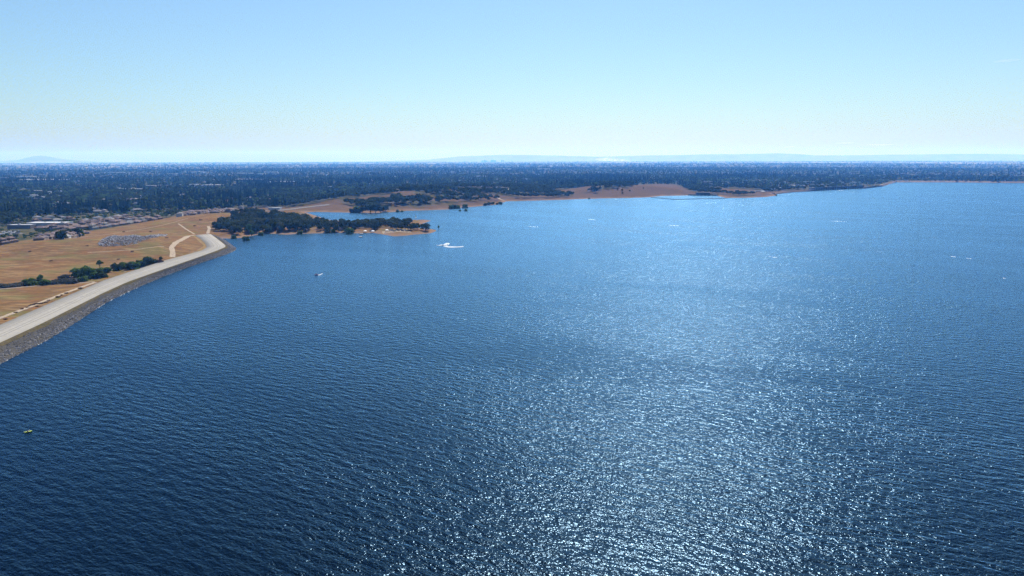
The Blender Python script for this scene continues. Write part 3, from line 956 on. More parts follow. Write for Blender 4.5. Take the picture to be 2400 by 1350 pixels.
q = GG(95, 534)
hall(q.x + 6, q.y + 14, 56, 22, 6.5, 'long white flat roofed building beside the parking lot', None)
q = GG(30, 538)
hall(q.x, q.y + 20, 34, 14, 5.0, 'low grey roofed building left of the long white one', None, False)
q = GG(645, 491.5)
hall(q.x, q.y, 22, 14, 4.0, 'pale low building by the grey road behind the peninsula', None)
FAR_B = [(62, 416, 44), (105, 423.5, 100), (42, 405, 9), (6, 419, 14), (107, 407, 8), (275, 406, 40), (340, 408, 12), (405, 409.5, 20), (455, 405, 50), (357, 438.5, 22), (380, 438, 20), (451, 436, 24),
         (288, 446, 12), (277, 445, 7), (320, 447, 26), (434, 457, 13), (85, 451.5, 24), (115, 454, 10), (138, 452, 9), (75, 462, 20), (90, 466, 24), (500, 437, 40), (575, 423, 38), (607, 423, 18), (660, 429, 56), (722, 428, 30),
         (575, 408, 34), (610, 409, 14), (773, 441, 5), (1128, 415, 20), (1275, 397, 30), (1180, 397.5, 40), (1232, 422, 8), (1207, 410, 12), (1260, 411, 8), (1122, 442.5, 16), (1550, 391, 5), (1643, 385, 7), (1598, 384.5, 9), (1686, 396, 4), (1660, 429, 16), (1700, 430, 10),
         (1908, 388, 7), (1920, 392, 4), (1964, 387, 6), (1840, 430, 9), (1861, 439.5, 20), (1883, 440, 9), (1890, 429, 10), (1904, 429.5, 7), (1903, 436, 8), (1953, 431.5, 6), (1975, 430.5, 7), (2000, 431, 12), (1870, 437.5, 8), (1902, 444, 9), (1885, 413, 12), (2020, 414, 8), (2057, 414, 8),
         (2178, 410.5, 16), (2197, 411, 8), (2099, 410, 6), (2250, 393, 20), (2222, 416.5, 6), (2367, 390, 6), (2182, 418.5, 7), (1860, 413.5, 10), (1950, 413.5, 10), (2390, 407, 6), (200, 400, 16), (160, 398, 12), (520, 399, 12), (700, 400, 14), (820, 398, 10), (1000, 405, 12), (930, 416, 10), (1060, 404, 8), (1400, 404, 8), (1450, 399, 10), (1780, 405, 8), (640, 405, 22), (760, 412, 14), (330, 399, 14)]
for px, py, wpx in FAR_B:
    q = G(px, py + 0.8, 1.6)
    w = wpx / FPX * q.y
    z = 'near the horizon' if py < 402 else ('in the middle of the plain' if py < 426 else 'among the nearer suburban trees')
    if px > 1820 and py > 426: z = 'behind the concrete dam'
    hall(q.x, q.y, max(w, 10), min(12 + w * 0.35, 70), (5 + 0.0009 * q.y), ('long ' if wpx > 18 else 'small ') + 'pale flat roofed building ' + z, 'pale buildings ' + z, random.random() < 0.75)

# ------------------------------------------------------------------ trees
def leafcloud(pts, nrm, size, rng):
    n = len(pts)
    nr = nrm + rng.normal(0, 0.55, (n, 3)); nr /= np.linalg.norm(nr, axis=1)[:, None] + 1e-9
    t = np.cross(nr, rng.normal(0, 1, (n, 3))); t /= np.linalg.norm(t, axis=1)[:, None] + 1e-9
    b = np.cross(nr, t)
    s = size[:, None] * rng.uniform(0.7, 1.3, (n, 1)); s2 = s * rng.uniform(0.6, 1.0, (n, 1))
    v = np.empty((n, 4, 3))
    v[:, 0] = pts - t * s - b * s2; v[:, 1] = pts + t * s - b * s2 * 0.7; v[:, 2] = pts + t * s * 0.8 + b * s2; v[:, 3] = pts - t * s * 0.9 + b * s2 * 0.8
    v += nr[:, None, :] * (rng.uniform(-0.2, 0.2, (n, 4, 1)) * s[:, :, None])
    return v.reshape(-1, 3), [(4 * i, 4 * i + 1, 4 * i + 2, 4 * i + 3) for i in range(n)]

def lobes_tree(seed, R, z0, z1, nl, leaves, size, trunk_h, tr, flat=1.0, asym=0.25, skirt=0):
    rng = np.random.default_rng(seed)
    P_, N_ = [], []
    H = z1 - z0
    cents = []
    for k in range(nl):
        a = 2 * PI * k / nl * 1.618 * 2 + rng.uniform(-0.4, 0.4)
        rr_ = R * (0.62 * math.sqrt((k + 0.3) / nl)) * rng.uniform(0.8, 1.15)
        zz = z0 + H * (0.42 + 0.30 * (1 - (rr_ / R) ** 2) * rng.uniform(0.5, 1.2) - 0.12 * rng.random())
        cents.append((rr_ * math.cos(a) + asym * R * rng.uniform(-.3, .3), rr_ * math.sin(a) + asym * R * rng.uniform(-.3, .3), zz, R * rng.uniform(0.36, 0.52)))
    for k in range(skirt):
        a = 2 * PI * k / skirt + rng.uniform(-0.3, 0.3)
        cents.append((0.55 * R * math.cos(a), 0.55 * R * math.sin(a), z0 + H * rng.uniform(0.16, 0.3), R * rng.uniform(0.36, 0.46)))
    tot = sum(c[3] ** 2 for c in cents)
    for cx, cy_, cz, cr in cents:
        m_ = int(leaves * cr ** 2 / tot)
        d = rng.normal(0, 1, (m_, 3)); d /= np.linalg.norm(d, axis=1)[:, None]
        d[:, 2] = np.where(d[:, 2] < -0.3, -d[:, 2] * 0.6, d[:, 2])
        r = cr * (0.62 + 0.42 * rng.random((m_, 1)))
        P_.append(np.array([cx, cy_, cz]) + d * r * np.array([1, 1, flat * H / (1.7 * R) if H < 1.7 * R else 1.0])); N_.append(d)
    P_ = np.concatenate(P_); N_ = np.concatenate(N_)
    P_[:, 2] = z0 + (P_[:, 2] - z0) * (z1 - 0.3 - z0) / (np.percentile(P_[:, 2], 99) - z0)
    v, f = leafcloud(P_, N_, np.full(len(P_), size), rng)
    t = MB()
    t.tube((0, 0, -0.5), (0.1 * R * rng.uniform(-1, 1), 0, trunk_h), tr, tr * 0.7, 7)
    for cx, cy_, cz, cr in cents[:5]:
        t.tube((0, 0, trunk_h * 0.85), (cx * 0.8, cy_ * 0.8, cz - cr * 0.2), tr * 0.5, tr * 0.15, 5)
    return v, f, t

def conifer(seed, Hh, R, leaves, size, tr):
    rng = np.random.default_rng(seed)
    u = rng.random(leaves) ** 0.8
    z = Hh * (0.10 + 0.90 * u)
    lay = 0.82 + 0.18 * np.cos(z / Hh * 2 * PI * 9)
    prof = R * (1 - u) ** 0.85 * lay + 0.12
    a = rng.uniform(0, 2 * PI, leaves)
    prof *= 1 + 0.25 * np.sin(a * 3 + rng.uniform(0, 6)) * rng.uniform(0.3, 1)
    r = prof * (0.55 + 0.45 * rng.random(leaves))
    P_ = np.stack([r * np.cos(a), r * np.sin(a), z], 1)
    N_ = np.stack([np.cos(a), np.sin(a), np.full(leaves, 0.55)], 1)
    v, f = leafcloud(P_, N_, size * (0.55 + 0.6 * (1 - u)), rng)
    t = MB().tube((0, 0, -0.5), (0, 0, Hh * 0.92), tr, tr * 0.15, 7)
    return v, f, t

PROTO = {}
def proto(kind, res):
    name, mat, h, (v, f, t) = res
    cm = mesh_from('crown', v, f, (mat,))
    tm = t.mesh('trunk', (M['bark'],))
    PROTO.setdefault(kind, []).append((name, cm, tm, h))
for k in range(6):
    R = [5.2, 6.0, 4.6, 5.6, 6.6, 5.0][k]; H1 = [10, 11, 9, 10.5, 10, 12][k]
    PROTO_args = lobes_tree(100 + k, R, 0.6, H1, 9 + k % 3, 1000, 0.62, 3.2, 0.42, skirt=3)
    proto('oak', ('oak_tree', M['oak'] if k % 3 else M['oak_olive'], H1, PROTO_args))
for k in range(5):
    Hh = [18, 21, 16, 23, 19][k]
    proto('pine', ('pine_tree', M['pine'], Hh, conifer(200 + k, Hh, Hh * [0.17, 0.15, 0.2, 0.15, 0.18][k], 620, 0.75, 0.35)))
for k in range(4):
    R = [3.6, 4.2, 3.2, 4.6][k]; H1 = [8.5, 9.5, 8, 9][k]
    proto('garden', ('leafy_tree', M['garden'] if k != 2 else M['bright'], H1, lobes_tree(300 + k, R, 0.6, H1, 7, 620, 0.58, 2.4, 0.28)))
for k in range(3):
    proto('bush', ('bush', [M['garden'], M['oak'], M['bright']][k], 3.0, lobes_tree(400 + k, 2.3, -0.3, 3.2, 6, 520, 0.36, 0.8, 0.12, skirt=5)))
proto('brush', ('bush', M['grey_brush'], 2.2, lobes_tree(450, 2.6, -0.3, 2.2, 7, 520, 0.32, 0.6, 0.08, skirt=5)))
proto('dead', ('bush', M['dead_brush'], 1.0, lobes_tree(460, 1.3, 0.0, 1.0, 6, 200, 0.2, 0.3, 0.06)))
for k in range(3):
    proto('thicket', ('leafy_tree', [M['garden'], M['bright'], M['garden']][k], 6.0, lobes_tree(430 + k, 3.6, -0.6, 6.0, 9, 950, 0.42, 1.6, 0.2, skirt=6)))
    proto('oakthick', ('oak_tree', M['oak'], 7.0, lobes_tree(440 + k, 4.2, -0.6, 7.0, 10, 1000, 0.46, 1.8, 0.3, skirt=6)))
# a tall open-forked tree and a thin flooded one
proto('forked', ('leafy_tree', M['garden'], 10.0, lobes_tree(471, 3.0, 4.0, 10.0, 5, 420, 0.5, 5.2, 0.3, asym=0.8)))
proto('flooded', ('leafy_tree', M['bright'], 8.0, lobes_tree(472, 2.5, 3.4, 8.0, 6, 380, 0.5, 4.0, 0.25)))

N_OF = {}
def plant(kind, x, y, label, group=None, h=None, z=None, idx=None, wide=1.0, cat='tree'):
    name, cm, tm, h0 = random.choice(PROTO[kind]) if idx is None else PROTO[kind][idx % len(PROTO[kind])]
    s = (h / h0) if h else random.uniform(0.85, 1.15)
    e = empty(name, (x, y, gz(x, y) if z is None else z), random.uniform(0, 2 * PI), (s * wide, s * wide, s))
    tag(e, label, cat, group)
    link('crown', cm, e); link('trunk', tm, e)
    N_OF[name] = N_OF.get(name, 0) + 1
    return e

OCC = []   # where singly placed trees stand
def put(kind, px, py, hpx, label, group=None, wide=1.0, cat='tree', z=None, idx=None):
    p = GG(px, py)
    OCC.append((p.x, p.y))
    return plant(kind, p.x, p.y, label, group, hpx / FPX * p.y * 1.02, None if p.z > 0 else -0.3, idx, wide, cat)

# the two oaks at the grass edge, the tip oak, the flooded tree
put('oakthick', 145, 561, 21, 'rounded dark oak standing left of the pair on the grass edge', None, 1.0, idx=2)
put('oakthick', 178, 556, 20, 'rounded dark oak standing right of the pair on the grass edge', None, 1.05, idx=0)
put('thicket', 188, 553, 15, 'green tree leaning out behind the pair of oaks', None, 1.1, idx=0)
put('oak', 997, 541, 17, 'broad umbrella shaped oak alone near the tip of the peninsula', None, 1.15, idx=4)
put('flooded', 1028, 541.5, 13, 'small green tree standing in the water off the peninsula tip', None, 1.0)
# shrub row behind the dike
G1 = 'shrubs and trees in the ditch behind the dike'
for px, py, h, kd, lab, wd in [
    (235, 636, 26, 'forked', 'tall forked tree rising above the ditch shrubs', 1.0),
    (180, 649, 20, 'thicket', 'round green tree at the left of the ditch thicket', 1.1), (198, 651, 27, 'thicket', 'tallest dense green tree of the ditch thicket', 1.0), (212, 650, 22, 'thicket', 'dense green tree beside the tallest ditch tree', 1.0),
    (220, 652, 13, 'bush', 'light green bush at the edge of the dirt track', 1.1), (233, 652, 12, 'bush', 'light green spreading bush near the dike road', 1.2), (244, 650, 10, 'bush', 'low light green bush nearest the dike road', 1.2),
    (188, 660, 10, 'bush', 'dark low bush below the green thicket', 1.2), (199, 659, 11, 'bush', 'dark bush at the foot of the tallest ditch tree', 1.1), (208, 655, 9, 'bush', 'small dark bush right of the ditch thicket foot', 1.0), (252, 650, 4, 'bush', 'tiny bush standing alone by the dike road', 1.0),
    (228, 640, 10, 'bush', 'dark bush under the forked tree', 1.2), (240, 639, 11, 'bush', 'dark bush just right of the forked tree trunk', 1.2), (251, 637, 9, 'bush', 'low dark bush right of the forked tree', 1.2),
    (95, 663, 19, 'thicket', 'slim green tree in the left brush row', 0.7), (63, 666, 12, 'bush', 'dark green bush left of the slim tree', 1.2), (74, 666, 14, 'bush', 'tall dark bush left of the slim tree', 1.1), (86, 665, 11, 'bush', 'dark bush touching the slim tree', 1.2), (106, 664, 9, 'bush', 'low bush right of the slim tree', 1.2),
    (40, 670, 8, 'brush', 'grey brush left of the dark green bushes', 1.5), (26, 672, 8, 'brush', 'grey brush second from the frame edge', 1.5), (10, 674, 9, 'brush', 'grey brush at the left frame edge', 1.5), (52, 668, 8, 'brush', 'grey brush beside the dark green bushes', 1.3),
    (135, 663, 9, 'brush', 'grey brush left end of the thicket', 1.4), (147, 662, 10, 'brush', 'tall grey brush by the thicket', 1.4), (158, 662, 9, 'brush', 'grey brush middle of the low row', 1.5), (170, 661, 9, 'brush', 'grey brush touching the thicket', 1.4), (152, 652, 9, 'brush', 'pale brush behind the low grey row', 1.3),
    (268, 632, 15, 'oakthick', 'dark small oak left end of the right thicket', 1.0), (279, 634, 14, 'oakthick', 'dark small oak second in the right thicket', 1.0), (293, 635, 13, 'forked', 'thin trunked dark tree in front of the right thicket', 1.0),
    (290, 628, 14, 'thicket', 'green tree in the middle of the right thicket', 1.2), (304, 632, 16, 'oakthick', 'dark round oak in the middle of the right thicket', 1.0), (317, 630, 16, 'thicket', 'green tree right of middle in the thicket', 1.2), (308, 625, 12, 'thicket', 'green tree behind the right thicket oaks', 1.3),
    (331, 626, 13, 'bush', 'dark bush near the right end of the thicket', 1.2), (346, 621, 18, 'oakthick', 'dark dense oak at the right end of the thicket', 0.9), (358, 618, 12, 'bush', 'dark bush trailing right of the end oak', 1.2), (370, 616, 8, 'dead', 'brown dry bush last in the thicket', 1.3), (377, 608, 6, 'bush', 'small green bush alone above the dike road', 1.0),
    (322, 634, 6, 'bush', 'low bush at the road verge below the thicket', 1.4)]:
    put(kd, px, py, h, lab, G1, wd, 'bush' if kd in ('bush', 'brush', 'dead') else 'tree')
for k in range(34):
    if k < 20: px = random.uniform(-5, 205); py = 674.5 - (px / 205) * 14.5 + random.uniform(-1.5, 1.0); kd = 'brush' if (px < 55 or 125 < px < 178) else 'bush'; w_ = 'in the left half of the ditch row'
    else: px = random.uniform(212, 375); py = 653 - (px - 212) / 163 * 37 - random.uniform(2, 9); kd = random.choice(['bush', 'bush', 'thicket', 'oakthick']); w_ = 'in the right half of the ditch row'
    lab = {'brush': 'grey brush filling a gap ', 'bush': 'low green bush filling a gap ', 'thicket': 'small green tree filling a gap ', 'oakthick': 'small dark oak filling a gap '}[kd] + w_
    put(kd, px, py, random.uniform(6.5, 11) if kd in ('bush', 'brush') else random.uniform(10, 14), lab, G1, 1.25, 'tree' if 'thick' in kd else 'bush')
# scrub dots by the dirt track
for i, (px, py) in enumerate([(38, 733), (52, 725), (64, 721), (70, 717), (76, 715.5), (82, 713.5), (88, 713), (97, 711.5), (88, 719), (109, 709), (114, 704.5), (135, 697), (144, 692.5), (155, 688), (190, 676.5), (14, 749)]):
    put('dead', px, py, random.uniform(2.4, 3.4), 'small dark scrub clump beside the dirt track', 'scrub clumps along the dirt track', random.uniform(1.2, 1.8), 'bush')
for i, (px, py) in enumerate([(205, 577), (290, 544), (353, 544), (278, 608), (390, 558), (70, 590), (120, 612), (310, 590), (456, 530), (470, 516)]):
    put('dead', px, py, 2.2, 'tiny dark bush alone in the dry grass', 'bushes dotted over the dry grass', 1.5, 'bush')
# shore and flooded bushes
G2_ = 'bushes along the waterline'
for px, py, h, kd, lab in [(577, 564, 10, 'bush', 'green bush growing in the water left of the peninsula'), (590, 556, 16, 'garden', 'bright green tree at the cove waterline'), (611, 552, 8, 'bush', 'yellow green bush on the cove sand'), (585, 548, 22, 'garden', 'green tree behind the cove bushes'), (548, 559, 8, 'bush', 'green bush between the dike end and the cove'),
        (819, 548, 13, 'bush', 'bright green bush on the peninsula waterline'), (781, 546, 8, 'bush', 'small bush on the peninsula waterline left of the bright one'), (768, 546, 8, 'bush', 'small dark bush at the peninsula waterline'), (703, 549, 8, 'bush', 'yellow bush at the middle of the peninsula waterline'),
        (827, 499, 10, 'bush', 'bush at the left end of the channel shore'), (838, 498, 14, 'bush', 'tall bush on the channel shore'), (850, 499, 16, 'oak', 'dark tree on the channel shore left of the grove'), (868, 500, 24, 'oak', 'tall dark tree at the channel waterline'), (880, 500, 24, 'oak', 'tallest dark tree at the channel waterline'), (892, 499, 15, 'oak', 'dark tree at the right of the channel grove'), (904, 496, 14, 'oak', 'rounded dark tree right of the channel grove'),
        (932, 497, 6, 'bush', 'small bush standing in the channel water'), (942, 497, 4, 'bush', 'tiny bush farther out in the channel water'),
        (1058, 489, 8, 'bush', 'left bush of the flooded clump off the far shore'), (1065, 489, 9, 'bush', 'middle bush of the flooded clump off the far shore'), (1073, 489, 8, 'bush', 'right bush of the flooded clump off the far shore'), (1090, 488, 9, 'bush', 'separate green bush right of the flooded clump'), (1078, 495, 4, 'bush', 'tiny flooded bush below the clump'), (1092, 495, 5, 'bush', 'tiny flooded bush below the separate one'),
        (1137, 482, 6, 'bush', 'dark bush in the shallows before the boat ramp'), (1146, 480, 6, 'bush', 'second bush in the shallows before the boat ramp'), (1155, 478.5, 5, 'bush', 'third bush in the shallows before the boat ramp'), (1173, 479, 6, 'bush', 'bush on the small green spit'), (1165, 479.5, 4, 'bush', 'low bush on the small green spit'), (1381, 466.5, 3, 'bush', 'tiny bush at the far bare shore')]:
    put(kd, px, py, h, lab, G2_, 1.1, 'bush' if kd == 'bush' else 'tree', None, 2 if ('bright' in lab or 'yellow' in lab or 'light' in lab or 'green bush' in lab) else (1 if 'dark' in lab else None))
# scattered shrubs and trees on the bare hills beyond the lake
for px, py, h, lab in [(1396, 452, 13, 'dark oak alone on the bare hillside'), (1389, 445, 9, 'small oak above the lone hillside oak'), (1458, 449, 6, 'small tree on the upper bare slope'), (1459, 455, 5, 'small tree on the lower bare slope'), (1447, 446, 4, 'shrub left on the bare slope'), (1476, 449, 4, 'shrub right on the bare slope'), (1508, 443, 4, 'shrub below the round bare hill'), (1483, 434.5, 6, 'small dark tree on the hill saddle')]:
    put('oak', px, py, h, lab, 'trees on the bare hill slopes', 1.0)

# ---- groves: many alike oaks
def scatter(poly_px, z, spacing, jitter=0.45, keep_p=1.0):
    pl = np.array([[*G(p[0], p[1], z)[:2]] for p in poly_px])
    lo, hi = pl.min(0), pl.max(0)
    xs = np.arange(lo[0], hi[0], spacing); ys = np.arange(lo[1], hi[1], spacing)
    X, Y = np.meshgrid(xs, ys); Q = np.stack([X.ravel(), Y.ravel()], 1)
    Q += RNG.uniform(-jitter, jitter, Q.shape) * spacing
    Q = Q[inside(Q, pl)]
    return Q[RNG.random(len(Q)) < keep_p]
PEN = [(503, 538), (520, 529), (560, 514), (600, 512), (650, 512), (700, 513.5), (740, 517), (790, 524), (840, 525), (900, 522), (935, 521), (972, 522.5), (974, 526), (940, 529), (925, 533), (905, 537), (880, 538), (855, 538.5), (800, 542), (740, 542.5), (700, 543), (640, 542), (600, 545), (560, 549), (545, 552), (520, 547), (505, 548)]
pen = scatter(PEN, 3.0, 11.0)
pen = pen[shore_sd(pen) > 3.5]
nz = fbm(pen[:, 0] / 16 + 5, pen[:, 1] / 16, 2)
pen = pen[nz > -0.40]
for px, py in [(921, 537), (930, 538.5), (940, 538), (950, 537.5), (962, 539), (970, 538.5), (978, 537)]:
    p = GG(px, py); pen = np.vstack([pen, [[p.x, p.y]]])
GATE = [(p[0], p[1]) for p in OCC]
print('peninsula oaks', len(pen))

# everything else that is wooded, out to the horizon
def band(r0, r1, s):
    n_ = int((r1 ** 2 - r0 ** 2) * 0.5 * math.radians(84) / s ** 2)
    r = np.sqrt(RNG.uniform(r0 ** 2, r1 ** 2, n_)); a = np.radians(RNG.uniform(-42, 42, n_))
    return np.stack([r * np.sin(a), r * np.cos(a)], 1)
W = np.vstack([band(650, 1600, 9.5), band(1600, 2600, 13.5), band(2600, 4500, 21), band(4500, 8000, 40), band(8000, 15000, 95), band(15000, 30500, 240)])
sdW = shore_sd(W)
ok = sdW > 9 + 4 * RNG.random(len(W))
W, sdW = W[ok], sdW[ok]
fd = seg_dist(W, FIELD); ok = ~(inside(W, FIELD)) & (fd > 5)
W, sdW = W[ok], sdW[ok]
nearW = W[:, 1] < 2600
bm_ = np.zeros(len(W)); bm_[nearW] = ellipse_mask(W[nearW], BARE)
fm_ = ellipse_mask(W, FIELDS_FAR, 0.15, 0.2, 200)
pm_ = ellipse_mask(W, PONDS, 0.1, 0.1)
sb = (sdW < 38 + 45 * fbm(W[:, 0] / 50, W[:, 1] / 50)) & nearW
dn = fbm(W[:, 0] / 70, W[:, 1] / 70, 3)
big = fbm(W[:, 0] / 900 + 3, W[:, 1] / 900, 3)
thr = np.where(W[:, 1] < 2600, -0.55, -0.45)
ok = ~(inside(W, SLOPE) & (W[:, 1] > 1000)) & (bm_ < 0.5) & (fm_ < 0.5) & (pm_ < 0.5) & ~sb & (dn > thr)
PENLAND = np.array([[*G(p[0], p[1], 1.5)[:2]] for p in [(490, 548), (500, 500), (560, 490), (640, 490), (735, 493), (780, 512), (880, 517), (1030, 512), (1035, 548), (900, 560), (560, 565)]])
ok &= ~inside(W, PENLAND)
# keep roofs, yards and roads in sight
roads_px = [([(560, 495), (600, 494), (655, 493), (700, 488), (735, 483.5), (772, 480)], 13), ([(1100, 446), (1124, 444.5), (1165, 445.5), (1190, 443)], 24), ([(2, 549), (45, 545.5)], 24)]
for pxs, wd in roads_px:
    pl = np.array([[*GG(*p)[:2]] for p in pxs]); ok &= seg_dist(W, pl, False) > wd
W = W[ok]; sdW = sdW[ok]
cell = {}
for x, y, r in KEEP:
    cs = 40.0
    for i in range(int((x - r) // cs), int((x + r) // cs) + 1):
        for j in range(int((y - r) // cs), int((y + r) // cs) + 1):
            cell.setdefault((i, j), []).append((x, y, r * r))
okk = np.ones(len(W), bool)
for n_, (x, y) in enumerate(W):
    for cx, cy_, r2 in cell.get((int(x // 40.0), int(y // 40.0)), ()):
        if (x - cx) ** 2 + (y - cy_) ** 2 < r2:
            okk[n_] = False; break
W = W[okk]; sdW = sdW[okk]
zW = height(W, sdW)
SUBURB = np.array([[*G(p[0], p[1], 1.6)[:2]] for p in [(40, 512), (200, 503), (330, 497), (440, 493), (447, 502), (300, 530), (205, 546), (130, 553), (0, 582), (-60, 592), (-60, 546), (40, 526)]])
inS = inside(W, SUBURB)
okk = ~inS | (RNG.random(len(W)) < 0.85)
W, sdW, zW, inS = W[okk], sdW[okk], zW[okk], inS[okk]
# what kind of tree grows where
con = fbm(W[:, 0] / 260 + 9, W[:, 1] / 260, 3)
u = RNG.random(len(W))
hill = (W[:, 0] > -480) & (W[:, 1] < 2400)
p_pine = np.where(hill | inS, 0.0, np.clip(0.10 + 1.1 * con, 0.02, 0.7))
p_gard = np.where(inS, 0.8, np.where(hill, 0.05, np.clip(0.40 - 0.5 * con, 0.10, 0.65)))
KIND = np.where(u < p_pine, 1, np.where(u < p_pine + p_gard, 2, 0))       # 0 oak 1 pine 2 leafy
scl = RNG.uniform(0.72, 1.25, len(W)) * np.where(inS, 0.5, 1.0)
far_wide = np.clip((W[:, 1] - 5000) / 9000, 0, 1) * 2.4 + 1.0
# the largest in view are single trees
names = {0: 'oak', 1: 'pine', 2: 'garden'}
hh = np.array([10.5, 19.0, 8.7])[KIND] * scl
app = hh / np.linalg.norm(W, axis=1)
az_ok = np.abs(np.arctan2(W[:, 0], W[:, 1])) < math.radians(35.8)
single = np.zeros(len(W), bool)
LIM = {0: 285 - len(pen) - N_OF.get('oak_tree', 0), 1: 285, 2: 285 - N_OF.get('leafy_tree', 0)}
for k in (0, 1, 2):
    c = np.where((KIND == k) & az_ok)[0]
    c = c[np.argsort(-app[c])][:max(LIM[k], 0)]
    single[c] = True
def to_px(x, y, z=0.0):
    q = Vector((x, y, z - CAM_H)); w = q.dot(_f)
    return 1200 + FPX * q.dot(_r) / w, 675 - FPX * q.dot(_u) / w
def pen_label(x, y):
    px, py = to_px(x, y, 2)
    mk = min([(577, 'the flooded bush'), (640, 'the cove end'), (703, 'the yellow bush'), (775, 'the small shore bushes'), (819, 'the bright green bush'), (865, 'the beach canopies'), (930, 'the parked cars'), (985, 'the tip oak')], key=lambda t_: abs(t_[0] - px))[1]
    lo = np.interp(px, [545, 600, 700, 800, 900], [549, 544, 542.5, 541.5, 537]); hi = np.interp(px, [545, 600, 700, 790, 900], [517, 511, 512.5, 523, 522])
    row = 'in the front row by ' if py > lo - 5 else ('in the back row behind ' if py < hi + 6 else ('in the inner grove behind ' if py < (lo + hi) / 2 else 'in the second row behind '))
    return 'peninsula oak ' + row + mk
TONE = {0: 'dark oak', 1: 'tall dark pine', 2: 'rounded green tree'}
for i in np.where(single)[0]:
    x, y = W[i]; k = int(KIND[i])
    wd = random.choice([0.82, 1.0, 1.22]); ht = 'tall ' if scl[i] / (0.5 if inS[i] else 1.0) > 1.07 else ('short ' if scl[i] / (0.5 if inS[i] else 1.0) < 0.86 else '')
    plant(names[k], x, y, ht + {0.82: 'slim ', 1.0: '', 1.22: 'broad '}[wd] + ['oak ', 'pine ', 'leafy tree '][k] + near_mark((x, y)), ['oaks', 'pines', 'leafy trees'][k] + ' of the mainland', float(hh[i]), None, None, wd)
for x, y in pen:
    sz = random.uniform(8.2, 12.2) if to_px(x, y, 2)[0] < 720 else random.uniform(7.2, 10.0)
    z_ = gz(x, y); ix = random.randrange(6)
    plant('oak', x, y, ('tall ' if sz > 10.2 else ('low ' if sz < 8.2 else '')) + ('olive ' if ix % 3 == 0 else 'dark ') + pen_label(x, y), 'oaks of the peninsula grove', sz, z_, ix, random.uniform(0.95, 1.2))
print('single trees', N_OF, 'mass', int((~single).sum()))

# the rest: one wood that reads as a mass, instances on points
pc = bpy.data.collections.new('wood_prototypes')
def low(kind, seed):
    if kind == 0: v, f, t = lobes_tree(seed, 5.4, 1.0, 10.5, 8, 230, 1.15, 3, 0.4)
    elif kind == 1: v, f, t = conifer(seed, 19.0, 3.1, 200, 1.25, 0.3)
    else: v, f, t = lobes_tree(seed, 3.9, 0.6, 8.7, 6, 170, 1.0, 2, 0.25)
    me = mesh_from('wood_tree', v, f, ({0: M['oak'], 1: M['pine'], 2: M['garden']}[kind],))
    o = bpy.data.objects.new('wood_tree_%d' % seed, me)
    pc.objects.link(o)
for k in range(3):
    for j in range(3):
        low(k, 700 + k * 10 + j)
rest = np.where(~single)[0]
pm = bpy.data.meshes.new('woodland')
pm.vertices.add(len(rest))
pm.vertices.foreach_set('co', np.column_stack([W[rest], zW[rest] - 0.1]).astype(np.float32).ravel())
def attr(name, typ, arr, key):
    a = pm.attributes.new(name, typ, 'POINT'); a.data.foreach_set(key, arr.ravel())
attr('variant', 'INT', (KIND[rest] * 3 + RNG.integers(0, 3, len(rest))).astype(np.int32), 'value')
attr('spin', 'FLOAT_VECTOR', np.column_stack([np.zeros(len(rest)), np.zeros(len(rest)), RNG.uniform(0, 6.28, len(rest))]).astype(np.float32), 'vector')
attr('size', 'FLOAT_VECTOR', np.column_stack([scl[rest] * far_wide[rest], scl[rest] * far_wide[rest], scl[rest]]).astype(np.float32), 'vector')
pm.update()
wood = link('woodland', pm)
tag(wood, 'dark suburban woodland stretching over the plain to the horizon', kind='stuff')
ng = bpy.data.node_groups.new('wood', 'GeometryNodeTree')
ng.interface.new_socket('Geometry', in_out='INPUT', socket_type='NodeSocketGeometry')
ng.interface.new_socket('Geometry', in_out='OUTPUT', socket_type='NodeSocketGeometry')
gi = ng.nodes.new('NodeGroupInput'); go = ng.nodes.new('NodeGroupOutput')
ci = ng.nodes.new('GeometryNodeCollectionInfo'); ci.inputs['Collection'].default_value = pc
ci.inputs['Separate Children'].default_value = True; ci.inputs['Reset Children'].default_value = True
ip = ng.nodes.new('GeometryNodeInstanceOnPoints'); ip.inputs['Pick Instance'].default_value = True
def named(n_, t_):
    a = ng.nodes.new('GeometryNodeInputNamedAttribute'); a.data_type = t_; a.inputs['Name'].default_value = n_
    return a.outputs['Attribute']
ng.links.new(gi.outputs[0], ip.inputs['Points']); ng.links.new(ci.outputs[0], ip.inputs['Instance'])
ng.links.new(named('variant', 'INT'), ip.inputs['Instance Index'])
ng.links.new(named('spin', 'FLOAT_VECTOR'), ip.inputs['Rotation'])
ng.links.new(named('size', 'FLOAT_VECTOR'), ip.inputs['Scale'])
ng.links.new(ip.outputs[0], go.inputs[0])
md = wood.modifiers.new('wood', 'NODES'); md.node_group = ng

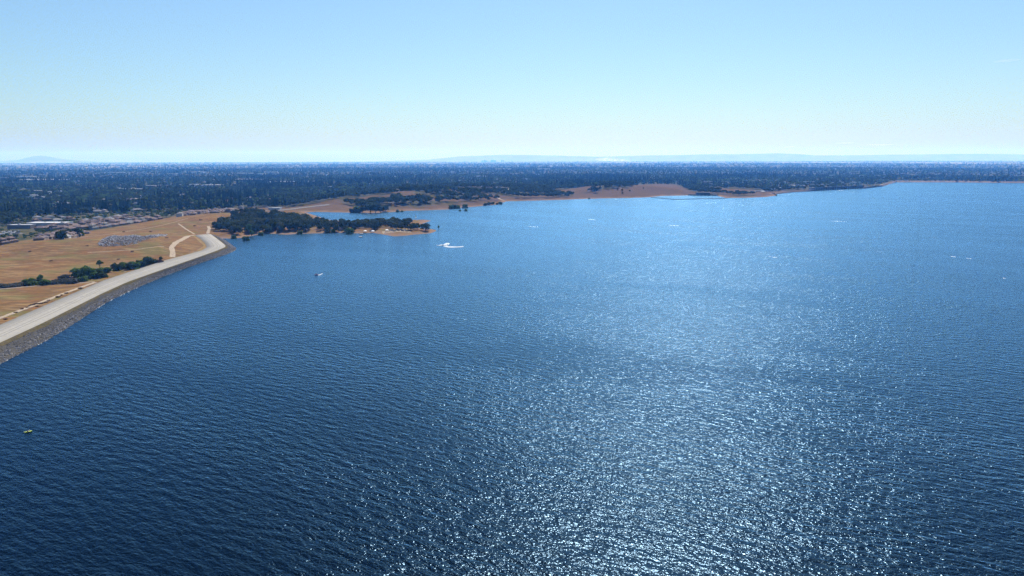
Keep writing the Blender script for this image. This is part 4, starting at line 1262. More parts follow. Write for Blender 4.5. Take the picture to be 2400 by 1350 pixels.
# ------------------------------------------------------------------ far side: dam, spillway, bridge
def bank(name, st2, mat, label, width=9.0, zc=4.5, cat=None, per=8, top=None):
    """earth bank: stations of (waterline pixel, crest pixel)"""
    lo, hi = rails(st2, (0.0, zc), per)
    rows = []
    for a, b in zip(lo, hi):
        o = (a - b); o.z = 0; o.normalize()
        toe = a + o * 6; toe.z = -2
        bk = b - o * width
        foot = bk - o * 10; foot.z = 0.8
        rows.append([toe, a, b, bk, foot])
    mb = MB()
    mb.add([p for r in rows for p in r], [(i * 5 + j, i * 5 + j + 1, (i + 1) * 5 + j + 1, (i + 1) * 5 + j) for i in range(len(rows) - 1) for j in range(4)])
    o = mb.build(name, mat, smooth=False)
    tag(o, label, cat, kind='structure')
    if top:
        m2 = MB(); r2 = []
        for r in rows:
            a = r[2].lerp(r[3], 0.12); b = r[2].lerp(r[3], 0.88)
            r2.append([a + Vector((0, 0, -0.2)), a + Vector((0, 0, 0.15)), b + Vector((0, 0, 0.15)), b + Vector((0, 0, -0.2))])
        m2.add([p for r in r2 for p in r], [(i * 4 + j, i * 4 + j + 1, (i + 1) * 4 + j + 1, (i + 1) * 4 + j) for i in range(len(r2) - 1) for j in range(3)])
        tag(m2.build('crest_road', top, smooth=False), 'pale road along the crest of the earth dam', kind='structure')
    return o
bank('earth_dam', [((2023, 441), (2023, 438.4)), ((2069, 437), (2066, 433.8)), ((2091, 429.5), (2089, 425.6)), ((2101, 427.2), (2104, 423.9)), ((2213, 427.2), (2213, 424.0)), ((2400, 429), (2400, 425.9)), ((2900, 434), (2900, 431))], M['dam_earth'],
     'low brown earth dam closing the far right of the lake', 10, 5.0, 'dam', 8, M['track'])
bank('embankment', [((1822, 457.5), (1820, 455.0)), ((1807, 453.6), (1812, 450.8)), ((1860, 449.6), (1860, 446.4)), ((1913, 447.5), (1912, 444.2))], M['dam_earth'], 'brown stone bank between the bridge and the concrete dam', 8, 4.5, None, 6)

# concrete dam: piers, wall, gantry hoist
a = G(1908, 447.4, 0); b = G(2023, 441.2, 0)
L_ = (b - a).length; ang = math.atan2(b.y - a.y, b.x - a.x)
dam = empty('concrete_dam', (a.x, a.y, 0), ang)
tag(dam, 'long dark concrete dam wall with piers on the far shore', 'dam')
MB().box(0, L_, 0, 8, -4, 8.5).build('dam_wall', M['dark_concrete'], dam)
MB().box(-2, L_ + 2, -1.2, 9.5, 8.51, 9.7).build('crest_deck', M['dark_concrete'], dam)
pier = MB().box(-1.1, 1.1, -3.2, -0.003, -4, 8.4).mesh('pier', (M['dark_concrete'],))
npier = max(6, int(L_ / 14))
for k in range(npier + 1):
    link('pier', pier, dam, (L_ * k / npier, 0, 0))
rail = MB().box(0, L_, -1.1, -0.9, 9.71, 10.7).build('parapet', M['concrete'], dam)
g0 = G(2013, 441.5, 0)
gan = empty('gantry_crane', (g0.x + 2, g0.y + 4, 9.72), ang)
tag(gan, 'blue green gantry crane standing on the right end of the concrete dam', 'crane')
leg = MB().box(-0.6, 0.6, -0.6, 0.6, 0, 9).mesh('leg', (M['steel_teal'],))
for sx in (-7, 7):
    for sy in (-2.8, 2.8):
        link('leg', leg, gan, (sx, sy, 0))
MB().box(-8.5, 8.5, -3.6, 3.6, 9.01, 11.4).build('top_beam', M['steel_teal'], gan)
MB().box(-3, 3, -2.4, 2.4, 11.41, 14).build('machine_house', M['steel_teal'], gan)
MB().box(-7.5, 7.5, -0.3, 0.3, 4.2, 4.8).build('cross_beam', M['steel_teal'], gan)
t0 = G(2036.7, 436.5, 4)
tw = empty('white_tower', (t0.x, t0.y + 12, 2.5))
tag(tw, 'slender white tower beside the right end of the concrete dam', 'tower')
MB().tube((0, 0, 0), (0, 0, 12), 1.6, 1.4, 12).build('shaft', M['wall_white'], tw)
MB().tube((0, 0, 12.01), (0, 0, 13.6), 2.0, 2.0, 12).build('head', M['roof_white'], tw)

# spillway intake between the hill and the bare point
a = G(1613, 458.2, 0); b = G(1684, 459, 0)
L_ = (b - a).length; ang = math.atan2(b.y - a.y, b.x - a.x)
sp_ = empty('spillway_intake', (a.x, a.y, 0), ang)
tag(sp_, 'dark steel spillway intake with piers below the round bare hill', 'intake')
MB().box(0, L_, 2, 7, -3, 3.2).build('sill_wall', M['dark_concrete'], sp_)
MB().box(L_ * 0.27, L_ * 0.72, 3, 11, 3.21, 8.2).build('gate_house', M['steel_dark'], sp_)
pm_2 = MB().box(-0.8, 0.8, -2, 1.997, -3, 3.8).mesh('pier', (M['dark_concrete'],))
for k in range(9):
    link('pier', pm_2, sp_, (L_ * (0.03 + 0.94 * k / 8), 0, 0))
gm = MB().box(-2.6, 2.6, 0.6, 0.9, -2, 2.6).mesh('gate', (M['steel_dark'],))
for k in range(8):
    link('gate', gm, sp_, (L_ * (0.03 + 0.94 * (k + 0.5) / 8), 0, 0))
MB().box(L_ * 0.25, L_ * 0.74, 2.2, 11.8, 8.21, 8.8).build('deck', M['dark_concrete'], sp_)

# floating boom in front of the intake
BOOM = [(1526, 462.8), (1545, 464.6), (1562, 466.2), (1580, 467.8), (1615, 467.2), (1650, 466.2), (1680, 465.4), (1704, 464.6)]
pts = resample([G(*p, 0) for p in BOOM], 60)
bo = empty('floating_boom', pts[0])
tag(bo, 'dark floating boom curving across the spillway bay', 'boom')
mb = MB()
for p, q in zip(pts, pts[1:]): mb.tube(p - pts[0] + Vector((0, 0, .3)), q - pts[0] + Vector((0, 0, .3)), 0.35, 0.35, 6)
mb.build('boom_cable', M['steel_dark'], bo)
fl = MB().tube((-3.2, 0, 0.35), (3.2, 0, 0.35), 0.9, 0.9, 8).mesh('float', (M['black'],))
for i in range(len(pts) - 1):
    m_ = (pts[i] + pts[i + 1]) / 2 - pts[0]; d = pts[i + 1] - pts[i]
    link('float', fl, bo, m_, math.atan2(d.y, d.x))

# road bridge on piers
BR = [(1768, 448.0, 3.0), (1800, 444.2, 7.0), (1823, 440.6, 9.0), (1843, 436.0, 9.0)]
pts = resample([G(*p) for p in BR], 24)
br = empty('road_bridge', pts[0])
tag(br, 'pale road bridge climbing away behind the bare point', 'bridge')
mb = MB(); rows = []
for i, p in enumerate(pts):
    d = (pts[min(i + 1, 23)] - pts[max(i - 1, 0)]); d.z = 0; d.normalize(); s = Vector((d.y, -d.x, 0)) * 5.5
    q = p - pts[0]
    rows.append([q + s, q - s, q - s - Vector((0, 0, 1.4)), q + s - Vector((0, 0, 1.4))])
mb.loft(rows); mb.build('deck', M['concrete'], br)
mb = MB()
for sgn in (0, 1):
    rr2 = [[r[sgn] + Vector((0, 0, 0.01)), r[sgn].lerp(r[1 - sgn], 0.04) + Vector((0, 0, 0.01)), r[sgn].lerp(r[1 - sgn], 0.04) + Vector((0, 0, 1.0)), r[sgn] + Vector((0, 0, 1.0))] for r in rows]
    MB().loft(rr2).build('parapet', M['wall_white'], br)
for i in range(3, 24, 4):
    q = pts[i] - pts[0]
    MB().box(q.x - 1.0, q.x + 1.0, q.y - 1.0, q.y + 1.0, -6, q.z - 1.41).build('pier', M['concrete'], br)
p = GG(1788, 451.2)
pv = empty('shade_pavilion', p)
tag(pv, 'white roofed pavilion on the bare point under the bridge', 'pavilion')
wp = 5.5
MB().box(-wp, wp, -4, 4, 3.0, 3.5).add([(-wp, -4, 3.51), (wp, -4, 3.51), (wp, 4, 3.51), (-wp, 4, 3.51), (-wp + 3, 0, 4.8), (wp - 3, 0, 4.8)], [(0, 1, 5, 4), (1, 2, 5), (2, 3, 4, 5), (3, 0, 4)]).build('roof', M['roof_white'], pv)
pl_ = MB().tube((0, 0, -0.5), (0, 0, 3), 0.2, 0.2).mesh('post', (M['steel_dark'],))
for sx in (-wp + .5, wp - .5):
    for sy in (-3.5, 3.5): link('post', pl_, pv, (sx, sy, 0))

# ------------------------------------------------------------------ boats, people, things at the water
def hull_mesh(Ln, Bm, D, name, mat, bow=1.6, n=12):
    rings = []
    for i in range(n + 1):
        u = i / n
        x = Ln * (u - 0.5)
        w = Bm * 0.5 * (1 - max(0, (u - 0.45) / 0.55) ** bow) * (0.9 + 0.1 * min(1, u * 6)) + 0.01
        sheer = D * (0.8 + 0.35 * u * u)
        keel = -0.25 * D * (1 - max(0, (u - 0.75) / 0.25) ** 2)
        rings.append([(x, -w, sheer), (x, -w * 0.85, sheer * 0.35), (x, 0, keel), (x, w * 0.85, sheer * 0.35), (x, w, sheer)])
    return MB().loft(rings).mesh(name, (mat,), False)

def skin_person(joints, radii, bones, name, mat, sub=1):
    me = bpy.data.meshes.new(name + '_skeleton')
    me.from_pydata(joints, bones, [])
    o = bpy.data.objects.new(name + '_tmp', me); COL.objects.link(o)
    sk = o.modifiers.new('skin', 'SKIN'); sk.use_smooth_shade = True
    ss = o.modifiers.new('sub', 'SUBSURF'); ss.levels = sub; ss.render_levels = sub
    lay = me.skin_vertices[0] if me.skin_vertices else None
    if lay:
        for i, r in enumerate(radii):
            lay.data[i].radius = (r, r)
            lay.data[i].use_root = (i == 0)
    dg = bpy.context.evaluated_depsgraph_get()
    out = bpy.data.meshes.new_from_object(o.evaluated_get(dg))
    out.materials.clear(); out.materials.append(mat)
    bpy.data.objects.remove(o)
    return out

def seated_person(loc, rotz, label, suit, arms_fwd=0.5, leg_drop=0.1, lean=0.08, scale=1.0):
    """seated figure facing +x, pelvis at the origin, hands closed on a bar or shaft in front"""
    e = empty('person', loc, rotz, scale)
    tag(e, label, 'person')
    J = [(0, 0, 0.08), (lean * .4, 0, 0.25), (lean, 0, 0.42), (lean + .01, 0, 0.52), (lean + .04, 0, 0.60), (lean + .05, 0, 0.72)]
    R = [0.15, 0.135, 0.155, 0.075, 0.06, 0.10]
    B = [(0, 1), (1, 2), (2, 3), (3, 4), (4, 5)]
    for s in (-1, 1):
        i = len(J)
        J += [(lean, s * .19, .46), (lean + .16, s * .27, .24), (lean + arms_fwd * .8, s * .25, .24), (lean + arms_fwd * .8 + .09, s * .25, .25)]
        R += [.07, .05, .038, .04]
        B += [(2, i), (i, i + 1), (i + 1, i + 2), (i + 2, i + 3)]
        k = len(J); base = i + 3
        for f_, (dy, ln) in enumerate(((.035, .07), (.012, .08), (-.012, .075), (-.035, .06))):     # fingers
            J += [(J[base][0] + ln * .6, J[base][1] + dy, J[base][2] + .01), (J[base][0] + ln * .8, J[base][1] + dy, J[base][2] - .035)]
            R += [.010, .008]; B += [(base, k), (k, k + 1)]; k += 2
        J += [(J[base][0] + .03, J[base][1] - s * .05, J[base][2] - .02)]; R += [.011]; B += [(base, k)]; k += 1
        h_ = len(J)
        J += [(.08, s * .11, .06), (.46, s * .15, .06 + .12), (.82, s * .14, .06 - leg_drop), (.93, s * .14, .08 - leg_drop)]
        R += [.095, .07, .048, .045]
        B += [(0, h_), (h_, h_ + 1), (h_ + 1, h_ + 2), (h_ + 2, h_ + 3)]
    link('body', skin_person(J, R, B, 'body', M['skin']), e)
    v = MB().loft([[((0.17 + .02 * (j % 2)) * math.cos(2 * PI * j / 12) + lean * z, 0.20 * math.sin(2 * PI * j / 12), z) for j in range(12)] for z in (0.02, 0.2, 0.36, 0.5)], False)
    link('life_vest', v.mesh('life_vest', (suit,)), e)
    hr = MB(); rings = []
    for a in (0.05, 0.5, 0.95, 1.35, 1.7):
        rr_ = 0.118 * math.sin(a) + 0.004; zz = 0.745 + 0.115 * math.cos(a)
        rings.append([(lean + .04 - 0.012 * a + rr_ * math.cos(2 * PI * j / 10) * 0.95, rr_ * math.sin(2 * PI * j / 10) * 0.85, zz) for j in range(10)])
    link('hair', hr.loft(rings).mesh('hair', (M['hair'],)), e)
    ey = MB()
    fx = lean + .145
    link('nose', MB().add([(fx - .03, -.012, .715), (fx - .03, .012, .715), (fx + .012, 0, .70), (fx - .03, 0, .745)], [(0, 1, 2), (1, 3, 2), (3, 0, 2)]).mesh('nose', (M['skin'],)), e)
    for s in (-1, 1):
        link('eye', MB().tube((fx - .02, s * .032, .735), (fx - .003, s * .034, .735), .010, .006, 6).mesh('eye', (M['black'],)), e)
    return e

# yellow green kayak, near left
p = G(66.5, 1013, 0)
ky = empty('kayak', (p.x, p.y, 0.06), math.radians(28))
tag(ky, 'bright yellow green kayak at the lower left of the lake', 'kayak')
link('hull', hull_mesh(2.6, 0.75, 0.34, 'hull', M['yellow'], 1.8), ky)
rim = MB(); rg_ = [(0.5 * math.cos(2 * PI * k / 20) - 0.15, 0.25 * math.sin(2 * PI * k / 20), 0.37) for k in range(20)]
rim.loft([[(x * 1.0, y, z) for x, y, z in rg_], [(x, y * 1.12, z + .06) for x, y, z in rg_], [(x, y * 0.9, z + .06) for x, y, z in rg_]], False)
link('cockpit_rim', rim.mesh('cockpit_rim', (M['black'],)), ky)
stern = MB().box(-1.15, -0.8, -0.17, 0.17, 0.31, 0.39); link('deck_hatch', stern.mesh('deck_hatch', (M['black'],)), ky)
seated_person((p.x - 0.25, p.y - 0.12, 0.36), math.radians(28), 'paddler in dark clothes sitting in the yellow green kayak', M['navy'], 0.42, 0.12, scale=0.72)
pd = empty('paddle', (p.x + 0.22, p.y + 0.13, 0.66), math.radians(28))
tag(pd, 'double bladed paddle held across the yellow green kayak', 'paddle')
link('shaft', MB().tube((0, -1.05, 0.1), (0, 1.05, -0.1), .016, .016, 6).mesh('shaft', (M['black'],)), pd)
for s in (-1, 1):
    link('blade', MB().loft([[(0.01, s * (1.05 + u * .42), -s * .1 * (1 + .3 * u) - w), (-.01, s * (1.05 + u * .42), -s * .1 * (1 + .3 * u) - w), (-.01, s * (1.05 + u * .42), -s * .1 * (1 + .3 * u) + w), (.01, s * (1.05 + u * .42), -s * .1 * (1 + .3 * u) + w)] for u, w in ((0, .02), (.3, .09), (.8, .10), (1, .04))]).mesh('blade', (M['white'],)), pd)

# dark jet ski with rider off the dike
p = G(741.5, 645, 0)
js = empty('jet_ski', (p.x, p.y, 0.1), math.radians(186))
tag(js, 'mauve jet ski with a short white wake out from the dike', 'jet ski')
link('hull', hull_mesh(3.3, 1.25, 0.62, 'hull', M['purple'], 1.7), js)
link('seat', MB().loft([[(-1.3, -.22, .5), (-1.3, .22, .5), (-1.3, .18, .85), (-1.3, -.18, .85)], [(-0.2, -.24, .5), (-0.2, .24, .5), (-0.2, .18, .88), (-0.2, -.18, .88)]]).mesh('seat', (M['black'],)), js)
link('cowl', MB().loft([[(-0.19, -.3, .5), (-0.19, .3, .5), (-0.19, .18, 1.0), (-0.19, -.18, 1.0)], [(.5, -.3, .5), (.5, .3, .5), (.4, .16, .95), (.4, -.16, .95)], [(1.2, -.12, .55), (1.2, .12, .55), (1.1, .06, .68), (1.1, -.06, .68)]]).mesh('cowl', (M['purple'],)), js)
link('handlebar', MB().tube((0.0, -.42, 1.12), (0.0, .42, 1.12), .02, .02, 6).tube((0.0, 0, .98), (0.0, 0, 1.11), .03, .03, 6).mesh('handlebar', (M['black'],)), js)
seated_person((p.x + 0.6, p.y + 0.06, 0.92), math.radians(186), 'rider in a dark vest sitting on the mauve jet ski', M['navy'], 0.48, 0.42, 0.12)

def motorboat(px, py, rotz, label, Ln=6.2, group=None):
    p = G(px, py, 0)
    e = empty('motorboat', (p.x, p.y, 0.1), rotz)
    tag(e, label, 'boat', group)
    link('hull', hull_mesh(Ln, 2.3, 0.95, 'hull', M['white']), e)
    link('windscreen', MB().loft([[(0.3, -.85, .82), (0.3, .85, .82), (-0.1, .75, 1.5), (-0.1, -.75, 1.5)], [(0.36, -.85, .82), (0.36, .85, .82), (-0.04, .75, 1.5), (-0.04, -.75, 1.5)]]).mesh('windscreen', (M['glass'],)), e)
    link('deck', MB().box(-Ln * .45, 0.2, -.8, .8, .72, .78).mesh('deck', (M['navy'],)), e)
    sm = MB().box(-.3, .3, -.3, .3, .79, 1.25).mesh('seat', (M['white'],))
    for sy in (-.45, .45): link('seat', sm, e, (-0.7, sy, 0))
    link('outboard_motor', MB().box(-Ln * .5 - .45, -Ln * .5 + .02, -.25, .25, .35, 1.35).mesh('outboard_motor', (M['black'],)), e)
    return e
motorboat(1042.5, 575.6, math.radians(190), 'white speedboat turning inside its curved white wake')
motorboat(847, 549.4, math.radians(20), 'white boat at the peninsula shore below the canopies', 5.5)
motorboat(845, 556.2, math.radians(175), 'white boat floating just off the peninsula', 5.0)
# small sailboat beyond the peninsula
p = G(974.5, 511, 0)
sb_ = empty('sailboat', (p.x, p.y, 0.1), math.radians(70))
tag(sb_, 'tiny white sailboat beyond the tip of the peninsula', 'sailboat')
link('hull', hull_mesh(5.2, 1.7, 0.7, 'hull', M['white']), sb_)
link('mast', MB().tube((0.4, 0, .6), (0.4, 0, 7.4), .06, .04, 6).mesh('mast', (M['steel_dark'],)), sb_)
link('sail', MB().loft([[(0.35, 0.0, 7.2), (0.30, 0.0, 7.2), (0.30, 0.04, 7.2), (0.35, 0.04, 7.2)], [(0.35, 0, 4.2), (-0.9, .18, 4.2), (-0.9, .22, 4.2), (0.35, .04, 4.2)], [(0.35, 0, 1.2), (-2.1, .12, 1.2), (-2.1, .16, 1.2), (0.35, .04, 1.2)]]).mesh('sail', (M['white'],)), sb_)

# foam: churned water standing a little above the surface
def foam(name, poly_px, label, hgt=0.35, step=0.45, fill=1.0):
    pl = np.array([[*G(*p, 0)[:2]] for p in poly_px])
    lo, hi = pl.min(0), pl.max(0)
    mb = MB()
    for x in np.arange(lo[0], hi[0], step):
        for y in np.arange(lo[1], hi[1], step):
            q = np.array([[x, y]])
            if not inside(q, pl)[0] or random.random() > fill: continue
            h = hgt * (0.35 + 0.65 * random.random()); s = step * random.uniform(0.55, 0.9)
            v = [(x - s, y - s * .8, 0.01), (x + s, y - s, 0.01), (x + s * .9, y + s, 0.01), (x - s * .8, y + s, 0.01), (x + random.uniform(-.3, .3) * s, y + random.uniform(-.3, .3) * s, h)]
            mb.add(v, [(0, 1, 4), (1, 2, 4), (2, 3, 4), (3, 0, 4)])
    o = mb.build(name, M['foam'])
    return tag(o, label, kind='stuff')
def zp(pts): return [(1000 + x / 24, 555 + y / 24) for x, y in pts]
foam('wake', zp([(930, 470), (1000, 400), (1130, 350), (1250, 355), (1300, 400), (1200, 460), (1150, 500), (1210, 545), (1400, 548), (1700, 560), (2060, 540), (2070, 575), (1700, 600), (1300, 610), (1100, 590), (950, 545)]), 'curved white wake of the turning speedboat', 0.5, 0.42, 0.95)
foam('wake', zp([(560, 470), (680, 480), (850, 430), (930, 460), (900, 505), (700, 500), (560, 490)]), 'broken white spray left of the turning speedboat', 0.5, 0.45, 0.45)
foam('wake', [(746, 644.3), (750, 643.3), (755.5, 640.5), (756, 641.5), (751, 644.5), (746, 645.5)], 'short white wake behind the mauve jet ski', 0.25, 0.3, 0.4)
foam('wake', [(56, 1014.5), (60, 1012), (63.5, 1011), (63.5, 1012.5), (60, 1015), (57, 1016)], 'pale ripple behind the yellow green kayak', 0.06, 0.12, 0.4)
for i, (x0, y0, x1, y1, t) in enumerate([(1376, 514, 1396, 515.5, 1.2), (1234, 531, 1262, 532, .8), (1566, 527.5, 1592, 529.5, 1.0), (1940, 518, 1984, 519.5, .8), (1797, 601, 1822, 604, 1.3), (2228, 601, 2240, 602.5, 1.0), (2262, 605, 2286, 607.5, 1.0), (2345, 651, 2372, 654, 1.0), (1962, 446, 1976, 446.8, .6), (848, 556.5, 838, 557.5, .5), ]):
    foam('whitecap', [(x0, y0), (x0 + (x1 - x0) * .4, (y0 + y1) / 2 - t), (x1, y1 - t * .3), (x1, y1 + t * .4), (x0 + (x1 - x0) * .5, (y0 + y1) / 2 + t * .5)], 'streak of white foam on the open water', 0.14, 0.6, 0.10)
# thin foam line where ripples break along the rocks
spots = []
mb = MB()
for i in range(NS - 1):
    if random.random() < 0.22:
        o = (ra[i] - rb[i]); o.z = 0; o.normalize()
        for q in range(5):
            p = ra[i].lerp(ra[i + 1], random.random()) + o * random.uniform(0.1, 0.9)
            s = random.uniform(.08, .18); L2 = random.uniform(.2, .7)
            d = (ra[i + 1] - ra[i]).normalized() * L2; w = o * s
            mb.add([p - d - w + Vector((0, 0, .01)), p + d - w + Vector((0, 0, .01)), p + d + w + Vector((0, 0, .01)), p - d + w + Vector((0, 0, .01)), p + Vector((0, 0, .12))], [(0, 1, 4), (1, 2, 4), (2, 3, 4), (3, 0, 4)])
tag(mb.build('shore_foam', M['foam']), 'broken line of foam along the riprap waterline', kind='stuff')

# ------------------------------------------------------------------ cars and canopies
def car_meshes(mat):
    b = MB().loft([[(-2.2, -.85, .35), (-2.2, .85, .35), (-2.2, .85, .85), (-2.2, -.85, .85)], [(-1.9, -.9, .3), (-1.9, .9, .3), (-1.9, .9, .95), (-1.9, -.9, .95)], [(1.2, -.9, .3), (1.2, .9, .3), (1.2, .9, .9), (1.2, -.9, .9)], [(2.2, -.8, .35), (2.2, .8, .35), (2.2, .8, .7), (2.2, -.8, .7)]]).mesh('body', (mat,))
    c = MB().loft([[(-1.7, -.8, .96), (1.0, -.8, .93), (1.0, .8, .93), (-1.7, .8, .96)], [(-1.3, -.68, 1.42), (.35, -.68, 1.42), (.35, .68, 1.42), (-1.3, .68, 1.42)]]).mesh('cabin', (M['glass'],))
    r = MB().box(-1.3, .35, -.68, .68, 1.425, 1.47).mesh('roof', (mat,))
    return b, c, r
CARM = {k: car_meshes(M[k]) for k in ('car_white', 'car_grey', 'car_dark')}
WHEEL = MB().tube((0, -.11, 0), (0, .11, 0), .33, .33, 12).mesh('wheel', (M['black'],))
def car(x, y, rot, mat, label, group):
    e = empty('parked_car', (x, y, gz(x, y) + 0.25), rot)
    tag(e, label, 'car', group)
    b, c, r = CARM[mat]
    link('body', b, e); link('cabin', c, e); link('roof', r, e)
    for sx in (-1.35, 1.35):
        for sy in (-.82, .82): link('wheel', WHEEL, e, (sx, sy, .33))
nm_ = {'car_white': 'white', 'car_grey': 'grey', 'car_dark': 'dark'}
for px, py, m_ in [(914.5, 541.5, 'car_white'), (919.5, 540.8, 'car_white'), (926, 542.2, 'car_white'), (931, 539, 'car_grey'), (935, 540.5, 'car_dark'), (940, 539.2, 'car_grey'), (944, 541.8, 'car_dark'), (949, 540.3, 'car_white'), (953, 542.2, 'car_grey'), (999, 538.6, 'car_white'), (1003.5, 539.4, 'car_white'), (906, 541, 'car_white'), (827, 528, 'car_white'), (958, 541, 'car_dark')]:
    p = GG(px, py)
    where_ = 'under the tip oak' if px > 990 else ('among the peninsula trees' if px < 850 else 'on the parking ground of the peninsula')
    car(p.x, p.y, random.uniform(-.5, .5), m_, nm_[m_] + ' car parked ' + where_, 'cars on the peninsula')
for r in range(4):
    for c in range(9):
        if random.random() < 0.25: continue
        px = 1 + c * 5.2 + r * 1.5; py = 551.2 - r * 2.1 - c * 0.35
        p = GG(px, py); m_ = random.choice(['car_white', 'car_grey', 'car_dark', 'car_white'])
        car(p.x, p.y, math.radians(100) + random.uniform(-.08, .08), m_, nm_[m_] + ' car in the parking lot by the brown roofs', 'cars in the parking lot')
for px, py, lab in [(856, 545.2, 'white shade canopy on the peninsula beach, left one'), (873.5, 545.4, 'white shade canopy on the peninsula beach, right one'), (907, 543.2, 'white shade canopy on the bare ground before the parked cars')]:
    p = GG(px, py)
    e = empty('shade_canopy', (p.x, p.y, max(gz(p.x, p.y), 0.05)), random.uniform(-.3, .3))
    tag(e, lab, 'canopy', 'shade canopies on the beach')
    link('canopy_top', MB().add([(-2.2, -2.2, 2.4), (2.2, -2.2, 2.4), (2.2, 2.2, 2.4), (-2.2, 2.2, 2.4), (0, 0, 3.6), (-2.2, -2.2, 2.1), (2.2, -2.2, 2.1), (2.2, 2.2, 2.1), (-2.2, 2.2, 2.1)], [(0, 1, 4), (1, 2, 4), (2, 3, 4), (3, 0, 4), (5, 6, 1, 0), (6, 7, 2, 1), (7, 8, 3, 2), (8, 5, 0, 3)]).mesh('canopy_top', (M['white'],)), e)
    pm3 = MB().tube((0, 0, -.3), (0, 0, 2.1), .04, .04).mesh('post', (M['steel_dark'],))
    for sx in (-2.1, 2.1):
        for sy in (-2.1, 2.1): link('post', pm3, e, (sx, sy, 0))

# ------------------------------------------------------------------ city on the horizon, coast hills, smoke, thin clouds
for i, (px, pt, wpx) in enumerate([(1131, 376.0, 4), (1136, 375.2, 3.5), (1140, 376.4, 5), (1152, 375.0, 4), (1155.5, 374.3, 3), (1160, 375.6, 5), (1176, 375.2, 3.5), (1180, 375.7, 3), (1200, 376.3, 3), (1128, 377, 4)]):
    d = 27500.0
    p = AT(px, pt, d); w = wpx / FPX * d
    e = empty('tower_block', (p.x, d + 20 * i, 0))
    tag(e, 'hazy tower block of the distant city skyline', 'tower block', 'distant city towers')
    MB().box(-w / 2, w / 2, -w / 2, w / 2, 0, p.z * 0.86).build('shaft', M['concrete'], e)
    MB().box(-w * .36, w * .36, -w * .36, w * .36, p.z * 0.86 + .01, p.z).build('crown_storeys', M['concrete'], e)

def ridge(name, prof, d0, label, depth=1800):
    top = [AT(px, py, d0) for px, py in prof]
    top = resample(top, 160)
    rows = []
    for i, p in enumerate(top):
        h = max(p.z, 2) + 9 * fbm(np.array([i / 3.0]), np.array([d0 / 900.0]), 3)[0]
        rows.append([(p.x, d0 - depth, -1), (p.x, d0 - depth * .55, h * .3 + 8 * math.sin(i * 1.3)), (p.x, d0 - depth * .2, h * .8), (p.x, d0, h), (p.x, d0 + depth * .6, h * .4), (p.x, d0 + depth, -1)])
    mb = MB()
    mb.add([p for r in rows for p in r], [(i * 6 + j, (i + 1) * 6 + j, (i + 1) * 6 + j + 1, i * 6 + j + 1) for i in range(len(rows) - 1) for j in range(5)])
    o = mb.build(name, M['far_hill'], smooth=True)
    return tag(o, label, kind='structure')
M['far_hill'] = simple('far_hill_scrub', (0.15, 0.14, 0.115), 0.95, 0.2, 0.002)
ridge('hills', [(820, 379), (900, 377.5), (1000, 374.5), (1080, 366.5), (1130, 364.5), (1180, 362.5), (1240, 362.8), (1290, 364), (1400, 367.5), (1450, 366), (1520, 364), (1600, 363), (1680, 361), (1770, 360.5), (1815, 359), (1860, 360.5), (1920, 364.5), (2000, 363.3), (2100, 362.3), (2200, 361), (2300, 360.3), (2420, 362), (2800, 365)], 29200, 'pale blue coast hills behind the plain')
ridge('mountain', [(-200, 380), (-60, 378), (20, 376.5), (50, 373.5), (78, 366), (94, 364.6), (108, 366), (125, 369), (150, 373), (185, 376.5), (230, 379), (330, 381)], 29000, 'faint double peaked mountain on the left horizon', 1500)

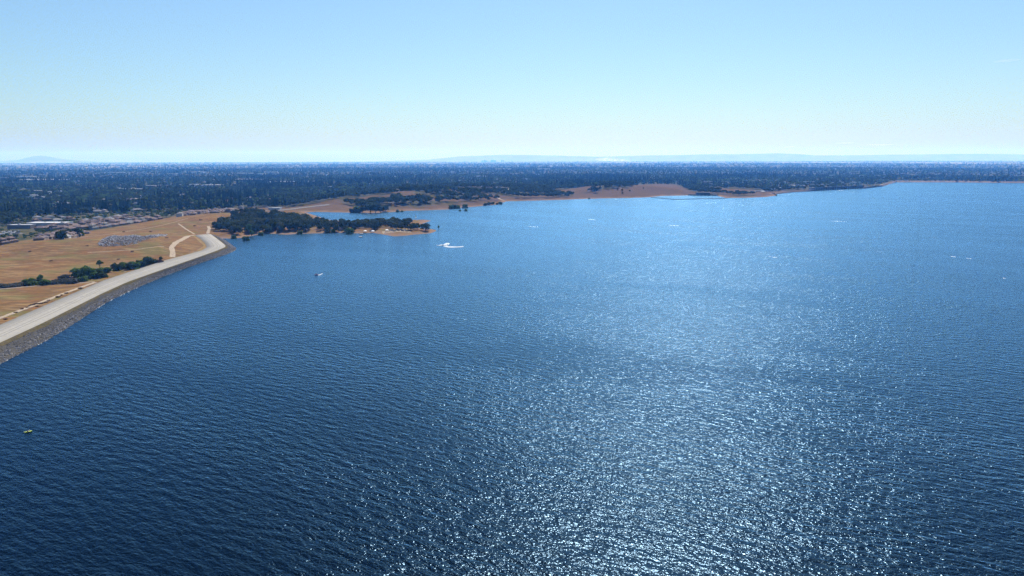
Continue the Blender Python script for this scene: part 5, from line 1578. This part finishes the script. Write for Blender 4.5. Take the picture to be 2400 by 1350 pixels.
def volume_mat(name, dens, col=(1, 1, 1, 1)):
    m, t, out = new_mat(name)
    v = N(t, 'ShaderNodeVolumePrincipled')
    v.inputs['Color'].default_value = col; v.inputs['Density'].default_value = dens; v.inputs['Absorption Color'].default_value = (1, 1, 1, 1)
    t.links.new(v.outputs[0], out.inputs['Volume'])
    return m
def plume():
    d = 24500.0
    path = [AT(1489, 384.0, d), AT(1485, 382, d), AT(1478, 379, d), AT(1466, 376.5, d), AT(1448, 375.2, d), AT(1428, 374, d), AT(1395, 373, d)]
    rad = [15, 24, 36, 46, 52, 48, 12]
    rings = []
    P_ = resample(path, 24)
    for i, p in enumerate(P_):
        u = i / 23 * 6; k = min(int(u), 5); r = rad[k] + (rad[k + 1] - rad[k]) * (u - k)
        r *= 1 + 0.18 * math.sin(i * 1.9)
        rings.append([(p.x + r * 0.4 * math.sin(a), p.y + 2.0 * r * math.cos(a), p.z + r * math.sin(a)) for a in [2 * PI * j / 10 for j in range(10)]])
    m, t, out = new_mat('smoke')
    tr = N(t, 'ShaderNodeBsdfTransparent'); df = N(t, 'ShaderNodeBsdfDiffuse'); tl = N(t, 'ShaderNodeBsdfTranslucent')
    df.inputs['Color'].default_value = (0.9, 0.9, 0.9, 1); tl.inputs['Color'].default_value = (0.9, 0.9, 0.9, 1)
    nz = N(t, 'ShaderNodeTexNoise'); nz.inputs['Scale'].default_value = 0.012; nz.inputs['Detail'].default_value = 4
    ge = N(t, 'ShaderNodeNewGeometry'); t.links.new(ge.outputs['Position'], nz.inputs['Vector'])
    mr = N(t, 'ShaderNodeMapRange'); mr.inputs[1].default_value = 0.35; mr.inputs[2].default_value = 0.7; mr.inputs[3].default_value = 0.0; mr.inputs[4].default_value = 0.55
    t.links.new(nz.outputs[0], mr.inputs[0])
    m1 = N(t, 'ShaderNodeMixShader'); m2 = N(t, 'ShaderNodeMixShader')
    t.links.new(df.outputs[0], m1.inputs[1]); t.links.new(tl.outputs[0], m1.inputs[2])
    t.links.new(mr.outputs[0], m2.inputs[0]); t.links.new(tr.outputs[0], m2.inputs[1]); t.links.new(m1.outputs[0], m2.inputs[2])
    t.links.new(m2.outputs[0], out.inputs['Surface'])
    o = MB().loft(rings).build('smoke', m, smooth=True)
    tag(o, 'thin white smoke plume drifting on the horizon', kind='stuff')
plume()

"""clouds: faint thin streaks low over the right horizon, beyond the haze"""
for px, py, w, h in [(1980, 335, 30, 2.2), (2062, 339, 48, 2.6), (1850, 344, 16, 1.6), (2360, 142, 40, 2.5)]:
    d = 60000.0
    c = AT(px, py, d); rx = w / FPX * d * .6; rz = h / FPX * d * .6
    rings = []
    for i in range(15):
        u = -1 + 2 * i / 14
        k = math.sqrt(max(1 - u * u, 0.002)) * (0.75 + 0.25 * math.sin(i * 2.3 + px))
        rings.append([(c.x + rx * u, c.y + 1500 * k * math.cos(a), c.z + rz * k * math.sin(a) + rz * .3 * math.sin(i * 1.1)) for a in [2 * PI * j / 10 for j in range(10)]])
    tag(MB().loft(rings).build('cloud', volume_mat('thin_cloud', 0.0003), smooth=True), 'faint thin cloud streak low over the horizon', kind='stuff')

# ------------------------------------------------------------------ haze
def haze():
    m, t, out = new_mat('haze_air')
    v = N(t, 'ShaderNodeVolumePrincipled')
    v.inputs['Color'].default_value = HAZE_COL
    v.inputs['Absorption Color'].default_value = (1, 1, 1, 1)
    v.inputs['Density'].default_value = HAZE_DENS
    v.inputs['Anisotropy'].default_value = 0.28
    t.links.new(v.outputs[0], out.inputs['Volume'])
    o = MB().box(-30000, 30000, -6000, 34000, -8, 460).build('haze', m)
    tag(o, kind='stuff')
HAZE_COL = (0.085, 0.34, 1.0, 1)
HAZE_DENS = 0.066 / 1000
haze()
